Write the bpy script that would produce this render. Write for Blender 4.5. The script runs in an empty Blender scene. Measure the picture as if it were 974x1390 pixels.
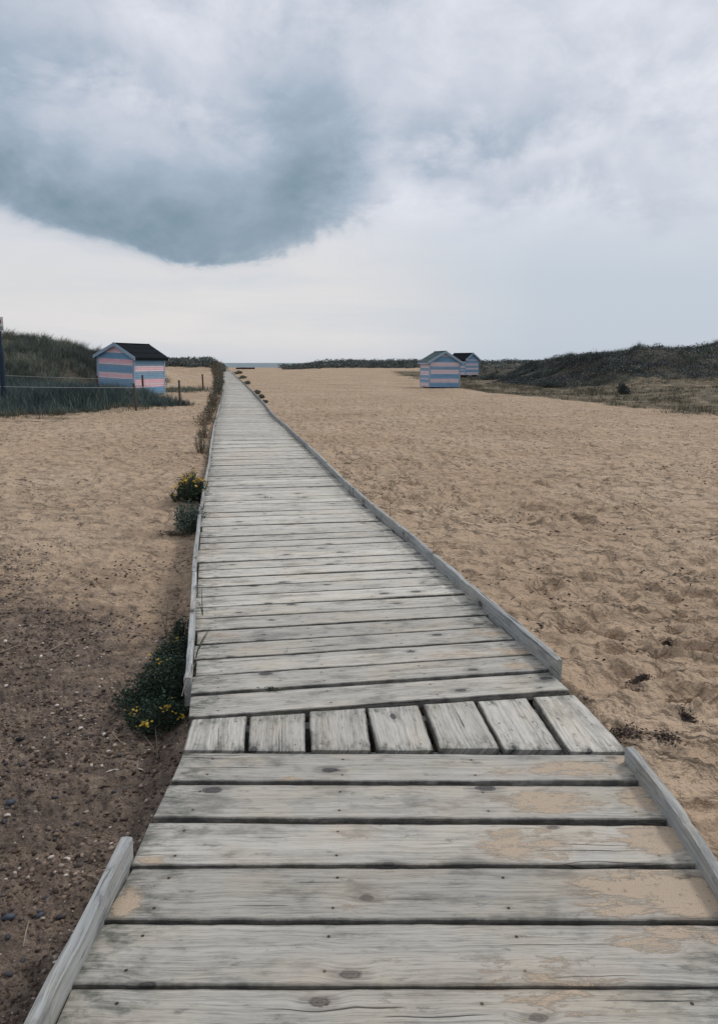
import bpy, math, random
import numpy as np
from math import radians as R, pi
random.seed(7)
rng = np.random.default_rng(11)
scene = bpy.context.scene
COL = scene.collection

# ------------------------------------------------------------------ camera model
F_PX, CXP, CYP, CAMH = 1000.0, 487.0, 650.0, 1.6
PITCH = R(8.95)

def ray(px, py):
    x, y = (px - CXP) / F_PX, (py - CYP) / F_PX
    # camera looks along +Y pitched down
    fy, fz = math.cos(PITCH), -math.sin(PITCH)
    uy, uz = math.sin(PITCH), math.cos(PITCH)
    return np.array([x, fy - y * uy, fz - y * uz])

def at(px, py, z=0.0):
    """point of the horizontal plane z seen along one direction of the survey"""
    d = ray(px, py)
    k = (z - CAMH) / d[2]
    return np.array([d[0] * k, d[1] * k, z])

def at_dist(px, dist):
    """x coordinate at distance dist for an azimuth, near the horizon"""
    d = ray(px, 493)
    return d[0] / d[1] * dist

# ------------------------------------------------------------------ helpers
def link(o, parent=None):
    COL.objects.link(o)
    if parent is not None:
        o.parent = parent
    return o

def tag(o, label=None, cat=None, group=None, kind=None):
    if label: o['label'] = label
    if cat: o['category'] = cat
    if group: o['group'] = group
    if kind: o['kind'] = kind
    return o

def empty(name, loc=(0, 0, 0), rz=0.0):
    o = bpy.data.objects.new(name, None)
    o.location = loc
    o.rotation_euler = (0, 0, rz)
    o.empty_display_size = 0.1
    COL.objects.link(o)
    return o

def make_mesh(name, V, F, mats, parent=None, smooth=False, mat_idx=None, attrs=None):
    me = bpy.data.meshes.new(name)
    if isinstance(F, np.ndarray):
        n, k = F.shape
        me.vertices.add(len(V)); me.vertices.foreach_set('co', np.asarray(V, dtype=np.float32).ravel())
        me.loops.add(n * k); me.loops.foreach_set('vertex_index', F.astype(np.int32).ravel())
        me.polygons.add(n); me.polygons.foreach_set('loop_start', np.arange(0, n * k, k, dtype=np.int32))
        me.update(calc_edges=True)
    else:
        me.from_pydata([tuple(map(float, v)) for v in V], [], F)
        me.update()
    if attrs:
        for an, (typ, arr) in attrs.items():
            a = me.attributes.new(an, typ, 'POINT')
            key = 'value' if typ == 'FLOAT' else 'vector'
            a.data.foreach_set(key, np.asarray(arr, dtype=np.float32).ravel())
    for m in (mats if isinstance(mats, (list, tuple)) else [mats]):
        me.materials.append(m)
    if mat_idx is not None:
        me.polygons.foreach_set('material_index', np.asarray(mat_idx, dtype=np.int32))
    if smooth:
        me.polygons.foreach_set('use_smooth', np.ones(len(me.polygons), dtype=bool))
    o = bpy.data.objects.new(name, me)
    link(o, parent)
    return o

class MB:
    def __init__(s): s.V = []; s.F = []; s.M = []
    def add(s, V, F, m=0):
        b = len(s.V); s.V += [tuple(v) for v in V]
        s.F += [[b + i for i in f] for f in F]; s.M += [m] * len(F)
    def box(s, c, d, m=0):
        x, y, z = c; a, b, e = d[0] / 2, d[1] / 2, d[2] / 2
        s.hexa([(x-a,y-b,z-e),(x+a,y-b,z-e),(x+a,y+b,z-e),(x-a,y+b,z-e),(x-a,y-b,z+e),(x+a,y-b,z+e),(x+a,y+b,z+e),(x-a,y+b,z+e)], m)
    def hexa(s, P, m=0):
        s.add(P, [(0,3,2,1),(4,5,6,7),(0,1,5,4),(1,2,6,5),(2,3,7,6),(3,0,4,7)], m)
    def tube(s, pts, r, n=8, m=0, cap=True):
        pts = [np.array(p, float) for p in pts]
        rr = r if isinstance(r, (list, tuple)) else [r] * len(pts)
        rings = []
        for i, p in enumerate(pts):
            t = pts[min(i+1, len(pts)-1)] - pts[max(i-1, 0)]
            t = t / (np.linalg.norm(t) + 1e-9)
            a = np.array([0, 0, 1.0]) if abs(t[2]) < .9 else np.array([1.0, 0, 0])
            u = np.cross(t, a); u /= np.linalg.norm(u); v = np.cross(t, u)
            rings.append([p + rr[i] * (math.cos(2*pi*k/n) * u + math.sin(2*pi*k/n) * v) for k in range(n)])
        V = [q for rg in rings for q in rg]; F = []
        for i in range(len(pts) - 1):
            for k in range(n):
                F.append((i*n+k, i*n+(k+1) % n, (i+1)*n+(k+1) % n, (i+1)*n+k))
        if cap:
            F.append(tuple(range(n-1, -1, -1))); F.append(tuple((len(pts)-1)*n + k for k in range(n)))
        s.add(V, F, m)
    def build(s, name, mats, parent=None, smooth=False):
        return make_mesh(name, s.V, s.F, mats, parent, smooth, s.M)

# ------------------------------------------------------------------ numpy noise
_T = {}
def vn(x, y, seed=0):
    if seed not in _T:
        _T[seed] = np.random.default_rng(1000 + seed).random((256, 256)) * 2 - 1
    T = _T[seed]
    xi = np.floor(x).astype(np.int64); yi = np.floor(y).astype(np.int64)
    fx = x - xi; fy = y - yi
    fx = fx * fx * (3 - 2 * fx); fy = fy * fy * (3 - 2 * fy)
    a = T[xi & 255, yi & 255]; b = T[(xi + 1) & 255, yi & 255]
    c = T[xi & 255, (yi + 1) & 255]; d = T[(xi + 1) & 255, (yi + 1) & 255]
    return (a * (1-fx) + b * fx) * (1-fy) + (c * (1-fx) + d * fx) * fy

def fbm(x, y, seed=0, octs=4, gain=.5):
    s = 0; a = 1
    for i in range(octs):
        c, n = math.cos(i * 1.1), math.sin(i * 1.1)
        s = s + a * vn((x * c - y * n) * 2**i + 13.7 * i, (x * n + y * c) * 2**i + 5.1 * i, seed + i)
        a *= gain
    return s

def ss(a, b, x):
    t = np.clip((x - a) / (b - a), 0, 1)
    return t * t * (3 - 2 * t)

def dimples(x, y, cell, seed, lo=.25, hi=.42):
    """scuffed foot marks: tilted oval pits with a soft rim"""
    r = np.random.default_rng(500 + seed).random((128, 128, 6))
    xi = np.floor(x / cell).astype(np.int64); yi = np.floor(y / cell).astype(np.int64)
    out = np.zeros_like(x)
    for i in (-1, 0, 1):
        for j in (-1, 0, 1):
            q = r[(xi + i) & 127, (yi + j) & 127]
            cx = (xi + i + q[..., 0]) * cell; cy = (yi + j + q[..., 1]) * cell
            an = q[..., 2] * pi; sz = cell * (lo + (hi - lo) * q[..., 3])
            dx, dy = x - cx, y - cy
            u = (dx * np.cos(an) + dy * np.sin(an)) / sz
            v = (-dx * np.sin(an) + dy * np.cos(an)) / (sz * .55)
            d2 = u * u + v * v
            d = np.sqrt(d2)
            a = (.35 + .65 * q[..., 4]) * (q[..., 5] > .25)
            out += a * (-np.exp(-d2 * 1.3) + .45 * np.exp(-((d - 1.45) ** 2) * 7))
    return out

# ------------------------------------------------------------------ path edges
LPX = [(262,940),(262.6,903),(265.7,852),(266.7,811),(267.5,796),(268.5,775),(270.5,749),(273,726),(275,699),(278,678),
       (280,663),(284,638),(286,629),(287,615),(289,598),(291.5,580.5),(294.5,572),(298,557.5),(300.5,547),(303,536),(303.5,524),(302,514),(301.5,506)]
RPX = [(778,941),(758,922),(738,904),(699,868),(641,816),(583,764),(554,737),(520,709),(489,682),(455,648),(431,623),(400,594),(386.5,580),
       (375,571),(367,562.5),(359,551),(349,540),(340,530),(329,519),(321,512),(314.5,506)]
LW = np.array([at(*p) for p in LPX]); RW = np.array([at(*p) for p in RPX])
NEARL = np.array([at(*p) for p in [(110,1300),(180,1165),(205,1115),(231,1063),(249,1019)]])
NEARR = np.array([at(*p) for p in [(1032,1300),(958,1178),(921,1117),(884,1065),(853,1021)]])
YL = np.concatenate([[-3, .3], NEARL[:, 1], LW[:, 1], [400]]); XL = np.concatenate([[-.98, -.98], NEARL[:, 0], LW[:, 0], [LW[-1, 0] * 400 / LW[-1, 1]]])
YR = np.concatenate([[-3, .3], NEARR[:, 1], RW[:, 1], [400]]); XR = np.concatenate([[.98, .98], NEARR[:, 0], RW[:, 0], [RW[-1, 0] * 400 / RW[-1, 1]]])
def xl(y): return np.interp(y, YL, XL)
def xr(y): return np.interp(y, YR, XR)
PATH_END = 158.0

# ------------------------------------------------------------------ terrain
def macro(x, y):
    x = np.asarray(x, float); y = np.asarray(y, float)
    r = np.hypot(x, y)
    z = -.06 + .05 * fbm(x / 5, y / 5, 20, 3) * ss(3, 9, r)
    z = z + .12 * fbm(x / 17, y / 17, 30, 2) * ss(12, 40, r)
    dl = xl(y) - x                       # distance left of the left edge
    dr = x - xr(y)
    left = ss(-.1, .15, dl)
    z = z - left * (.16 * np.exp(-np.clip(dl, 0, 9) / 1.4) + .03) * ss(9.5, 4.5, y)
    # left dune
    h = np.interp(x, [-200,-60,-27,-22.6,-20.2,-18,-17,-16,-14.6,-12.6], [2,2.2,2.6,2.85,2.55,2.15,1.9,1.4,.5,0])
    prof = ss(24, 46, y) ** 1.6 * (1 - .6 * ss(50, 75, y)) * (1 - ss(72, 92, y))
    z = z + h * prof * (1 + .13 * fbm(x / 3.5, y / 3.5, 40, 3))
    # hummock the grass in front of the hut grows on
    z = z + .25 * np.exp(-(((x + 12) / 5) ** 2 + ((y - 27.5) / 4) ** 2))
    # right dune
    h = np.interp(x, [8,10.5,12.8,14.6,15.8,17.3,19.2,21,23,24.6,27,60,200], [0,.08,.3,.85,1.6,2.0,2.10,2.25,2.3,2.6,2.75,2.8,2])
    prof = (.09 * ss(22, 40, y) + .91 * ss(41, 56, y + .25 * (x - 20) + 1.2 * vn(x / 2.5, y / 2.5, 51))) * (1 - .5 * ss(60, 80, y)) * (1 - ss(110, 170, y))
    z = z + h * prof * (1 + .16 * fbm(x / 3, y / 3, 44, 3) + .07 * fbm(x / .9, y / .9, 48, 2))
    # far dune ridges either side of the beach gap
    gx = x / np.maximum(y, 1)
    fr = ss(-.105, -.03, gx) * ss(168, 190, y) * (1 - ss(198, 214, y))
    z = z + fr * (1.15 + .45 * fbm(x / 9, y / 30, 60, 3))
    fl = ss(-.180, -.202, gx) * ss(122, 140, y) * (1 - ss(160, 200, y)) * ss(-.6, -.26, gx + 0*y) 
    z = z + fl * (1.35 + .5 * fbm(x / 6, y / 20, 62, 3))
    z = z + .32 * ss(90, 205, y)
    # shore
    z = z * (1 - ss(212, 250, y)) - 3.6 * ss(214, 262, y)
    # trench below the deck
    inside = ss(-.10, .02, x - xl(y)) * ss(-.10, .02, xr(y) - x) * (1 - ss(PATH_END - 3, PATH_END + 2, y))
    z = z * (1 - inside) + (-.165 - .04 * left) * inside
    # sand keeps below the deck edge
    near = np.exp(-np.clip(np.minimum(np.abs(dl), np.abs(dr)), 0, 5) / .8) * ss(230, 150, y)
    z = np.where((dl > 0) | (dr > 0), z * (1 - near) + np.minimum(z, -.055) * near, z)
    return z

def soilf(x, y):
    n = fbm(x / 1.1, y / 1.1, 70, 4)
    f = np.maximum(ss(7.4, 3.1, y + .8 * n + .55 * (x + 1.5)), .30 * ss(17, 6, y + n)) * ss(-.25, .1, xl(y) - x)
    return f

def micro(x, y):
    r = np.hypot(x, y)
    s = soilf(x, y)
    k = ss(60, 12, r)
    inside = ss(-.05, .05, x - xl(y)) * ss(-.05, .05, xr(y) - x)
    z = .020 * fbm(x / .8, y / .8, 80, 3) * k
    z = z + (1 - s) * (.013 * fbm(x / .15, y / .15, 84, 4, .6) + .005 * fbm(x / .03, y / .03, 87, 3, .6)) * ss(35, 6, r)
    z = z + s * (.012 * fbm(x / .1, y / .1, 90, 3) + .008 * fbm(x / .022, y / .022, 94, 3, .7))
    amt = (.55 + .45 * ss(-.35, .35, vn(x / 2.3, y / 2.3, 97)))
    m = r < 45
    d = np.zeros_like(z)
    xm, ym = x[m] + .04 * vn(x[m] / .12, y[m] / .12, 98), y[m] + .04 * vn(x[m] / .12, y[m] / .12, 99)
    d[m] = dimples(xm, ym, .46, 1) * .092 + dimples(xm + 3, ym, .27, 2) * .060 + dimples(xm, ym + 5, .13, 3) * .020 * ss(14, 7, r[m])
    z = z + d * (1 - .80 * s) * amt * (.55 + .45 * ss(1.2, -.2, xl(y) - x)) * ss(45, 22, r)
    edge = np.clip(np.minimum(np.abs(x - xl(y)), np.abs(x - xr(y))), 0, .5) / .5
    return z * (1 - .8 * inside) * (.45 + .55 * edge)

def gz(x, y):
    x = np.atleast_1d(np.asarray(x, float)); y = np.atleast_1d(np.asarray(y, float))
    return macro(x, y) + micro(x, y)

# ------------------------------------------------------------------ materials
class NT:
    def __init__(s, name):
        s.m = bpy.data.materials.new(name); s.m.use_nodes = True
        s.t = s.m.node_tree; s.n = s.t.nodes; s.l = s.t.links
        for x in list(s.n): s.n.remove(x)
        s.out = s.n.new('ShaderNodeOutputMaterial')
        s.b = s.n.new('ShaderNodeBsdfPrincipled')
        s.l.new(s.b.outputs[0], s.out.inputs[0])
        s.b.inputs['Roughness'].default_value = .8
        s.b.inputs['Specular IOR Level'].default_value = .25
    def set(s, inp, v):
        if hasattr(v, 'links') or isinstance(v, bpy.types.NodeSocket): s.l.new(v, inp)
        else: inp.default_value = v
    def math(s, op, a, b=0.0, c=None, clamp=False):
        n = s.n.new('ShaderNodeMath'); n.operation = op; n.use_clamp = clamp
        s.set(n.inputs[0], a); s.set(n.inputs[1], b)
        if c is not None: s.set(n.inputs[2], c)
        return n.outputs[0]
    def vmath(s, op, a, b):
        n = s.n.new('ShaderNodeVectorMath'); n.operation = op
        s.set(n.inputs[0], a); s.set(n.inputs[1], b); return n.outputs[0]
    def smooth(s, x, a, b, lo=0.0, hi=1.0):
        n = s.n.new('ShaderNodeMapRange'); n.interpolation_type = 'SMOOTHSTEP'
        s.set(n.inputs[0], x); s.set(n.inputs[1], a); s.set(n.inputs[2], b); s.set(n.inputs[3], lo); s.set(n.inputs[4], hi)
        return n.outputs[0]
    def noise(s, vec, scale=1.0, detail=4, rough=.55, dist=0.0):
        n = s.n.new('ShaderNodeTexNoise'); s.set(n.inputs['Vector'], vec)
        n.inputs['Scale'].default_value = scale; n.inputs['Detail'].default_value = detail
        n.inputs['Roughness'].default_value = rough; n.inputs['Distortion'].default_value = dist
        return n.outputs[0]
    def voronoi(s, vec, scale=1.0, feat='F1', out=0, rnd=1.0, twod=False):
        n = s.n.new('ShaderNodeTexVoronoi'); n.voronoi_dimensions = '2D' if twod else '3D'; n.feature = feat; s.set(n.inputs['Vector'], vec)
        n.inputs['Scale'].default_value = scale; n.inputs['Randomness'].default_value = rnd
        return n.outputs[out]
    def attr(s, name, out='Vector'):
        n = s.n.new('ShaderNodeAttribute'); n.attribute_name = name; return n.outputs[out]
    def sep(s, v):
        n = s.n.new('ShaderNodeSeparateXYZ'); s.set(n.inputs[0], v); return n.outputs
    def comb(s, x, y, z):
        n = s.n.new('ShaderNodeCombineXYZ'); s.set(n.inputs[0], x); s.set(n.inputs[1], y); s.set(n.inputs[2], z); return n.outputs[0]
    def mix(s, f, a, b, mode='MIX'):
        n = s.n.new('ShaderNodeMix'); n.data_type = 'RGBA'; n.blend_type = mode
        s.set(n.inputs[0], f)
        for i, v in ((6, a), (7, b)):
            if isinstance(v, (tuple, list)): n.inputs[i].default_value = tuple(v) + ((1,) if len(v) == 3 else ())
            else: s.l.new(v, n.inputs[i])
        return n.outputs[2]
    def ramp(s, f, stops):
        n = s.n.new('ShaderNodeValToRGB'); s.set(n.inputs[0], f); e = n.color_ramp.elements
        while len(e) > 1: e.remove(e[-1])
        for i, (p, c) in enumerate(stops):
            q = e[0] if i == 0 else e.new(p)
            q.position = p; q.color = tuple(c) + (1,)
        return n.outputs[0]
    def bump(s, h, strength=.5, dist=.01, normal=None):
        n = s.n.new('ShaderNodeBump'); n.inputs['Strength'].default_value = strength; n.inputs['Distance'].default_value = dist
        s.l.new(h, n.inputs['Height'])
        if normal is not None: s.l.new(normal, n.inputs['Normal'])
        return n.outputs[0]
    def obj(s):
        return s.n.new('ShaderNodeTexCoord').outputs['Object']
    def color(s, c): 
        if isinstance(c, tuple): s.b.inputs['Base Color'].default_value = c + (1,)
        else: s.l.new(c, s.b.inputs['Base Color'])
    def normal(s, n): s.l.new(n, s.b.inputs['Normal'])

def srgb(r, g, b):
    f = lambda c: (c / 255 / 12.92) if c / 255 <= .04045 else ((c / 255 + .055) / 1.055) ** 2.4
    return (f(r), f(g), f(b))

# ---- sand and soil
def mat_ground():
    s = NT('sand_ground')
    P = s.obj()
    z = s.sep(s.attr('zone'))
    soil, veg, olive = z[0], z[1], z[2]
    big = s.noise(P, .35, 5, .6); mid = s.noise(P, 2.6, 5, .6); fine = s.noise(P, 38, 4, .7); grain = s.noise(P, 420, 2, .6)
    c = s.ramp(big, [(.3, (.41,.295,.198)), (.52, (.525,.390,.272)), (.72, (.60,.465,.335))])
    c = s.mix(s.smooth(mid, .46, .68, 0, .55), c, (.32,.23,.155))
    c = s.mix(s.smooth(fine, .52, .72, 0, .60), c, (.25,.18,.125))
    c = s.mix(s.smooth(s.noise(P, 14, 5, .7), .54, .70, 0, .5), c, (.20,.15,.115))
    c = s.mix(s.smooth(grain, .52, .72, 0, .35), c, (.60,.52,.42))
    # scraps of dry weed and dark grit in drifts
    drift = s.smooth(s.noise(P, 1.7, 3, .5), .45, .68)
    bits = s.smooth(s.noise(s.vmath('MULTIPLY', P, (34, 58, 30)), 1, 3, .65, .6), .655, .70)
    c = s.mix(s.math('MULTIPLY', bits, s.math('MULTIPLY_ADD', drift, .8, .2)), c, (.062,.042,.034))
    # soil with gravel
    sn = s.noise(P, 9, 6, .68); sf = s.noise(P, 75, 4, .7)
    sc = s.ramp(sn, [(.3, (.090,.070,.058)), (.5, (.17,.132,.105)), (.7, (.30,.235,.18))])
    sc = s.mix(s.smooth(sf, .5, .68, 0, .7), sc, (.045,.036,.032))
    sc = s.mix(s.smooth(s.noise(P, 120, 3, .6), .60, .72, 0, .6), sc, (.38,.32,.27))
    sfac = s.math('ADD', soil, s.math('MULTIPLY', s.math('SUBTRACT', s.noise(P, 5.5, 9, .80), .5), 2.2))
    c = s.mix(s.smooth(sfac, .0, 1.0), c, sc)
    # thin turf and humus
    on = s.noise(P, 1.4, 5, .7)
    oc = s.ramp(s.noise(P, 5, 5, .7), [(.3, (.085,.078,.052)), (.55, (.15,.13,.09)), (.75, (.27,.22,.15))])
    of = s.smooth(s.math('ADD', olive, s.math('MULTIPLY', s.math('SUBTRACT', on, .5), 2.0)), .3, .95)
    c = s.mix(of, c, oc)
    vf = s.smooth(s.math('ADD', veg, s.math('MULTIPLY', s.math('SUBTRACT', on, .5), .7)), .35, .65)
    c = s.mix(vf, c, (.085,.078,.062))
    s.color(c)
    s.b.inputs['Roughness'].default_value = .95
    s.b.inputs['Specular IOR Level'].default_value = .12
    Pw = s.vmath('ADD', P, s.comb(s.math('MULTIPLY', s.noise(P, 5, 4, .6), .22), s.math('MULTIPLY', s.noise(s.vmath('ADD', P, (5, 5, 5)), 5, 4, .6), .22), 0.0))
    hv = s.smooth(s.voronoi(Pw, 2.6, twod=True), .05, .62); hw = s.smooth(s.voronoi(s.vmath('ADD', Pw, (3, 7, 0)), 5.6, twod=True), .05, .6)
    hx = s.smooth(s.voronoi(s.vmath('ADD', Pw, (9, 2, 0)), 15.0, twod=True), .05, .6)
    foot = s.math('ADD', s.math('MULTIPLY', hv, .070), s.math('ADD', s.math('MULTIPLY', hw, .048), s.math('MULTIPLY', hx, .012)))
    foot = s.math('MULTIPLY', foot, s.math('MULTIPLY', s.math('SUBTRACT', 1.0, s.math('MULTIPLY', soil, .6)), s.smooth(s.noise(P, .7, 3, .5), .3, .6, .45, 1.1)))
    h = s.math('ADD', s.math('MULTIPLY', fine, .016), s.math('MULTIPLY', grain, .0022))
    h = s.math('ADD', h, foot)
    h = s.math('ADD', h, s.math('MULTIPLY', s.noise(P, 11, 4, .6), .03))
    s.normal(s.bump(h, 1.0, 1.3))
    return s.m

# ---- weathered timber with grain, knots, cracks, algae and blown sand
def mat_wood(name, light, dark, green=.5, sand=True):
    s = NT(name)
    g = s.sep(s.attr('grain')); ax = s.sep(s.attr('aux'))
    u, v, rnd = g[0], g[1], g[2]
    endd, sa, tint = ax[0], ax[1], ax[2]
    K = s.comb(s.math('MULTIPLY', u, 1.9), s.math('MULTIPLY', v, 3.6), rnd)
    kd = s.voronoi(K, 1.0, twod=True)                                  # knots
    kcol = s.n.new('ShaderNodeSeparateColor'); s.l.new(s.voronoi(K, 1.0, out=1, twod=True), kcol.inputs[0])
    has = s.math('GREATER_THAN', kcol.outputs[0], .30)
    kr = s.math('MULTIPLY_ADD', kcol.outputs[1], .045, .035)
    kn = s.math('ADD', kd, s.math('MULTIPLY', s.math('SUBTRACT', s.noise(s.comb(s.math('MULTIPLY', u, 30), s.math('MULTIPLY', v, 60), rnd), 1, 3), .5), .05))
    knot = s.math('MULTIPLY', s.smooth(kn, s.math('MULTIPLY', kr, .75), s.math('MULTIPLY', kr, 1.15), 1, 0), has)
    halo = s.math('MULTIPLY', s.smooth(kd, kr, s.math('MULTIPLY', kr, 3.6), 1, 0), has)
    warp = s.math('MULTIPLY', halo, .012)
    low = s.noise(s.comb(s.math('MULTIPLY', u, 2.2), s.math('MULTIPLY', v, 7), rnd), 1, 3, .5)
    v2 = s.math('ADD', s.math('ADD', v, warp), s.math('MULTIPLY', low, .05))
    rings = s.noise(s.comb(s.math('MULTIPLY', u, .9), s.math('MULTIPLY', v2, 105), rnd), 1, 3, .6)
    fine = s.noise(s.comb(s.math('MULTIPLY', u, 9), s.math('MULTIPLY', v2, 240), rnd), 1, 4, .75)
    blot = s.noise(s.comb(s.math('MULTIPLY', u, 3.5), s.math('MULTIPLY', v, 9), rnd), 1, 5, .65)
    wear = s.noise(s.comb(s.math('MULTIPLY', u, 11), s.math('MULTIPLY', v, 26), rnd), 1, 5, .7)
    c = s.mix(s.smooth(rings, .36, .74, .0, .72), light, dark)
    warmn = s.noise(s.comb(s.math('MULTIPLY', u, 2.3), s.math('MULTIPLY', v, 5), s.math('ADD', rnd, 3)), 1, 5, .65)
    c = s.mix(s.smooth(warmn, .45, .70, 0, .5), c, tuple(a * b for a, b in zip(light, (.98, .90, .76))))
    c = s.mix(s.smooth(warmn, .50, .30, 0, .35), c, tuple(a * b for a, b in zip(light, (.80, .84, .87))))
    c = s.mix(s.smooth(fine, .48, .68, 0, .60), c, tuple(x * .55 for x in dark))
    c = s.mix(s.smooth(blot, .50, .68, 0, .62), c, tuple(x * .60 for x in dark))
    c = s.mix(s.smooth(blot, .48, .26, 0, .40), c, tuple(min(1, x * 1.16) for x in light))
    c = s.mix(s.smooth(wear, .57, .70, 0, .60), c, tuple(x * .55 for x in dark))
    # algae and damp where the ends sit beside the kerb
    ef = s.math('MULTIPLY', s.smooth(endd, .34, .0), s.smooth(wear, .40, .66))
    c = s.mix(s.math('MULTIPLY', ef, green), c, (.075,.088,.072))
    # knots
    c = s.mix(s.math('MULTIPLY', s.smooth(halo, .45, 1.0, 0, .55), s.smooth(rings, .4, .6, .35, 1)), c, (.13,.12,.11))
    kring = s.math('SINE', s.math('MULTIPLY', kn, 260.0))
    c = s.mix(s.math('MULTIPLY', knot, .88), c, s.mix(s.smooth(kring, -.4, .9), (.03,.03,.034), (.105,.10,.10)))
    # drying cracks
    crk = s.noise(s.comb(s.math('MULTIPLY', u, 1.4), s.math('MULTIPLY', v2, 95), s.math('ADD', rnd, 7.3)), 1, 2, .5)
    crack = s.smooth(crk, .69, .72)
    c = s.mix(s.math('MULTIPLY', crack, .9), c, (.025,.025,.028))
    edg = s.attr('edge', 'Fac')
    c = s.mix(s.math('MULTIPLY', s.smooth(edg, .011, .001), s.smooth(wear, .30, .62, .35, .85)), c, tuple(x * .28 for x in dark))
    nails = 0.0
    for eu in (.13, .66):
        for ev in (.045,):
            du = s.math('SUBTRACT', endd, eu); dv_ = s.math('SUBTRACT', edg, ev)
            dd = s.math('SQRT', s.math('ADD', s.math('MULTIPLY', du, du), s.math('MULTIPLY', dv_, dv_)))
            st = s.math('MULTIPLY', s.smooth(s.math('ADD', s.math('ABSOLUTE', dv_), s.math('MULTIPLY', s.math('ABSOLUTE', du), .22)), .012, .002), .35)
            c = s.mix(st, c, (.14,.10,.075))
            c = s.mix(s.smooth(dd, .0062, .0040, 0, .95), c, (.028,.022,.02))
    c = s.mix(1.0, c, s.comb(tint, tint, tint), 'MULTIPLY')
    h = s.math('SUBTRACT', s.math('MULTIPLY', rings, .35), s.math('MULTIPLY', crack, 1.3))
    h = s.math('ADD', h, s.math('MULTIPLY', fine, .35))
    h = s.math('SUBTRACT', h, s.math('MULTIPLY', knot, .25))
    if sand:
        Pw = s.obj()
        n1 = s.noise(s.vmath('MULTIPLY', Pw, (.75, 2.4, 1)), 9, 8, .74, .4)
        sf = s.math('ADD', sa, s.math('MULTIPLY', s.math('SUBTRACT', n1, .5), 3.2))
        sf = s.math('SUBTRACT', sf, s.math('MULTIPLY', rings, .25))
        sm = s.smooth(sf, .36, .64)
        dust = s.math('MULTIPLY', s.smooth(s.math('ADD', sa, s.math('MULTIPLY', s.math('SUBTRACT', s.noise(Pw, 4, 5, .65), .5), 1.0)), -.12, .55, 0, .5), s.smooth(fine, .70, .35, .35, 1))
        c = s.mix(s.math('MULTIPLY', dust, .75), c, (.50,.41,.31))
        gr = s.noise(Pw, 500, 2, .6)
        sc = s.mix(s.smooth(gr, .35, .65), (.37,.285,.205), (.52,.42,.315))
        sc = s.mix(s.smooth(s.noise(Pw, 45, 3, .7), .60, .68, 0, .7), sc, (.2,.15,.11))
        c = s.mix(s.math('MULTIPLY', sm, .93), c, sc)
        h = s.math('ADD', s.math('MULTIPLY', h, s.math('SUBTRACT', 1.0, sm)), s.math('MULTIPLY', sm, s.math('MULTIPLY_ADD', gr, .5, .7)))
    s.color(c)
    s.b.inputs['Roughness'].default_value = .78
    s.b.inputs['Specular IOR Level'].default_value = .3
    s.normal(s.bump(h, .8, .0035))
    return s.m

def mat_simple(name, c, rough=.8, var=.25, scale=20, bump=.3, dist=.004, spec=.25, c2=None):
    s = NT(name); P = s.obj()
    n = s.noise(P, scale, 5, .65)
    s.color(s.mix(s.smooth(n, .35, .68), c, c2 or tuple(x * (1 - var) for x in c)))
    s.b.inputs['Roughness'].default_value = rough; s.b.inputs['Specular IOR Level'].default_value = spec
    s.normal(s.bump(n, bump, dist)); return s.m

def mat_leaf(name, stops, rough=.6, trans=.0):
    """foliage coloured leaf by leaf from the random tint every leaf carries"""
    s = NT(name)
    f = s.attr('tint', 'Fac')
    c = s.ramp(f, stops)
    s.color(c); s.b.inputs['Roughness'].default_value = rough
    s.b.inputs['Specular IOR Level'].default_value = .2
    return s.m

def mat_paint(name, c, old):
    s = NT(name); P = s.obj()
    n = s.noise(s.vmath('MULTIPLY', P, (3, 3, 26)), 1, 5, .7); m = s.noise(P, 2.2, 4, .6)
    cc = s.mix(s.smooth(n, .42, .72, 0, .6), c, old)
    cc = s.mix(s.smooth(m, .5, .75, 0, .35), cc, tuple(x * .6 for x in c))
    s.color(cc); s.b.inputs['Roughness'].default_value = .6
    s.normal(s.bump(n, .3, .004)); return s.m

M_ground = mat_ground()
M_deck = mat_wood('weathered_deck', (.575,.55,.495), (.26,.25,.225), .8)
M_rail = mat_wood('weathered_kerb', (.43,.44,.43), (.17,.18,.185), .5, sand=False)
M_post = mat_simple('old_post', (.12,.105,.09), .85, .5, 25, .5)
M_redpost = mat_simple('rusty_post', (.13,.07,.055), .85, .5, 25, .5)
M_wire = mat_simple('wire', (.50,.52,.50), .5, .2, 60, .1)
M_felt = mat_simple('roof_felt', (.009,.013,.018), .9, .35, 14, .3, spec=.08)
M_feltg = mat_simple('green_felt', (.065,.105,.110), .85, .35, 14, .4)
M_pink = mat_paint('pink_boards', (.82,.48,.56), (.86,.70,.73))
M_pinkp = mat_paint('pale_pink_boards', (.64,.53,.57), (.74,.69,.71))
M_pinkw = mat_paint('faded_pink_boards', (.74,.60,.64), (.80,.74,.75))
M_blue = mat_paint('blue_boards', (.18,.36,.55), (.36,.50,.62))
M_bluel = mat_paint('light_blue_boards', (.23,.37,.50), (.34,.45,.54))
M_trim = mat_paint('trim_paint', (.30,.41,.52), (.42,.50,.58))
M_base = mat_simple('hut_base', (.045,.03,.028), .9, .4)
M_white = mat_simple('sign_white', (.70,.72,.72), .5, .15, 8, .05)
M_red = mat_simple('sign_red', (.30,.035,.055), .5, .2, 8, .05)
M_black = mat_simple('sign_black', (.02,.02,.025), .5, .2, 8, .05)
M_grey = mat_simple('sign_grey', (.32,.38,.37), .6, .5, 60, .05)
M_signpost = mat_simple('sign_post_paint', (.022,.042,.068), .55, .3, 10, .1)
M_timber = mat_simple('dark_timber', (.075,.035,.03), .85, .5, 6, .5)
M_twig = mat_simple('dry_twig', (.34,.27,.21), .8, .4, 40, .3)
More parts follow.
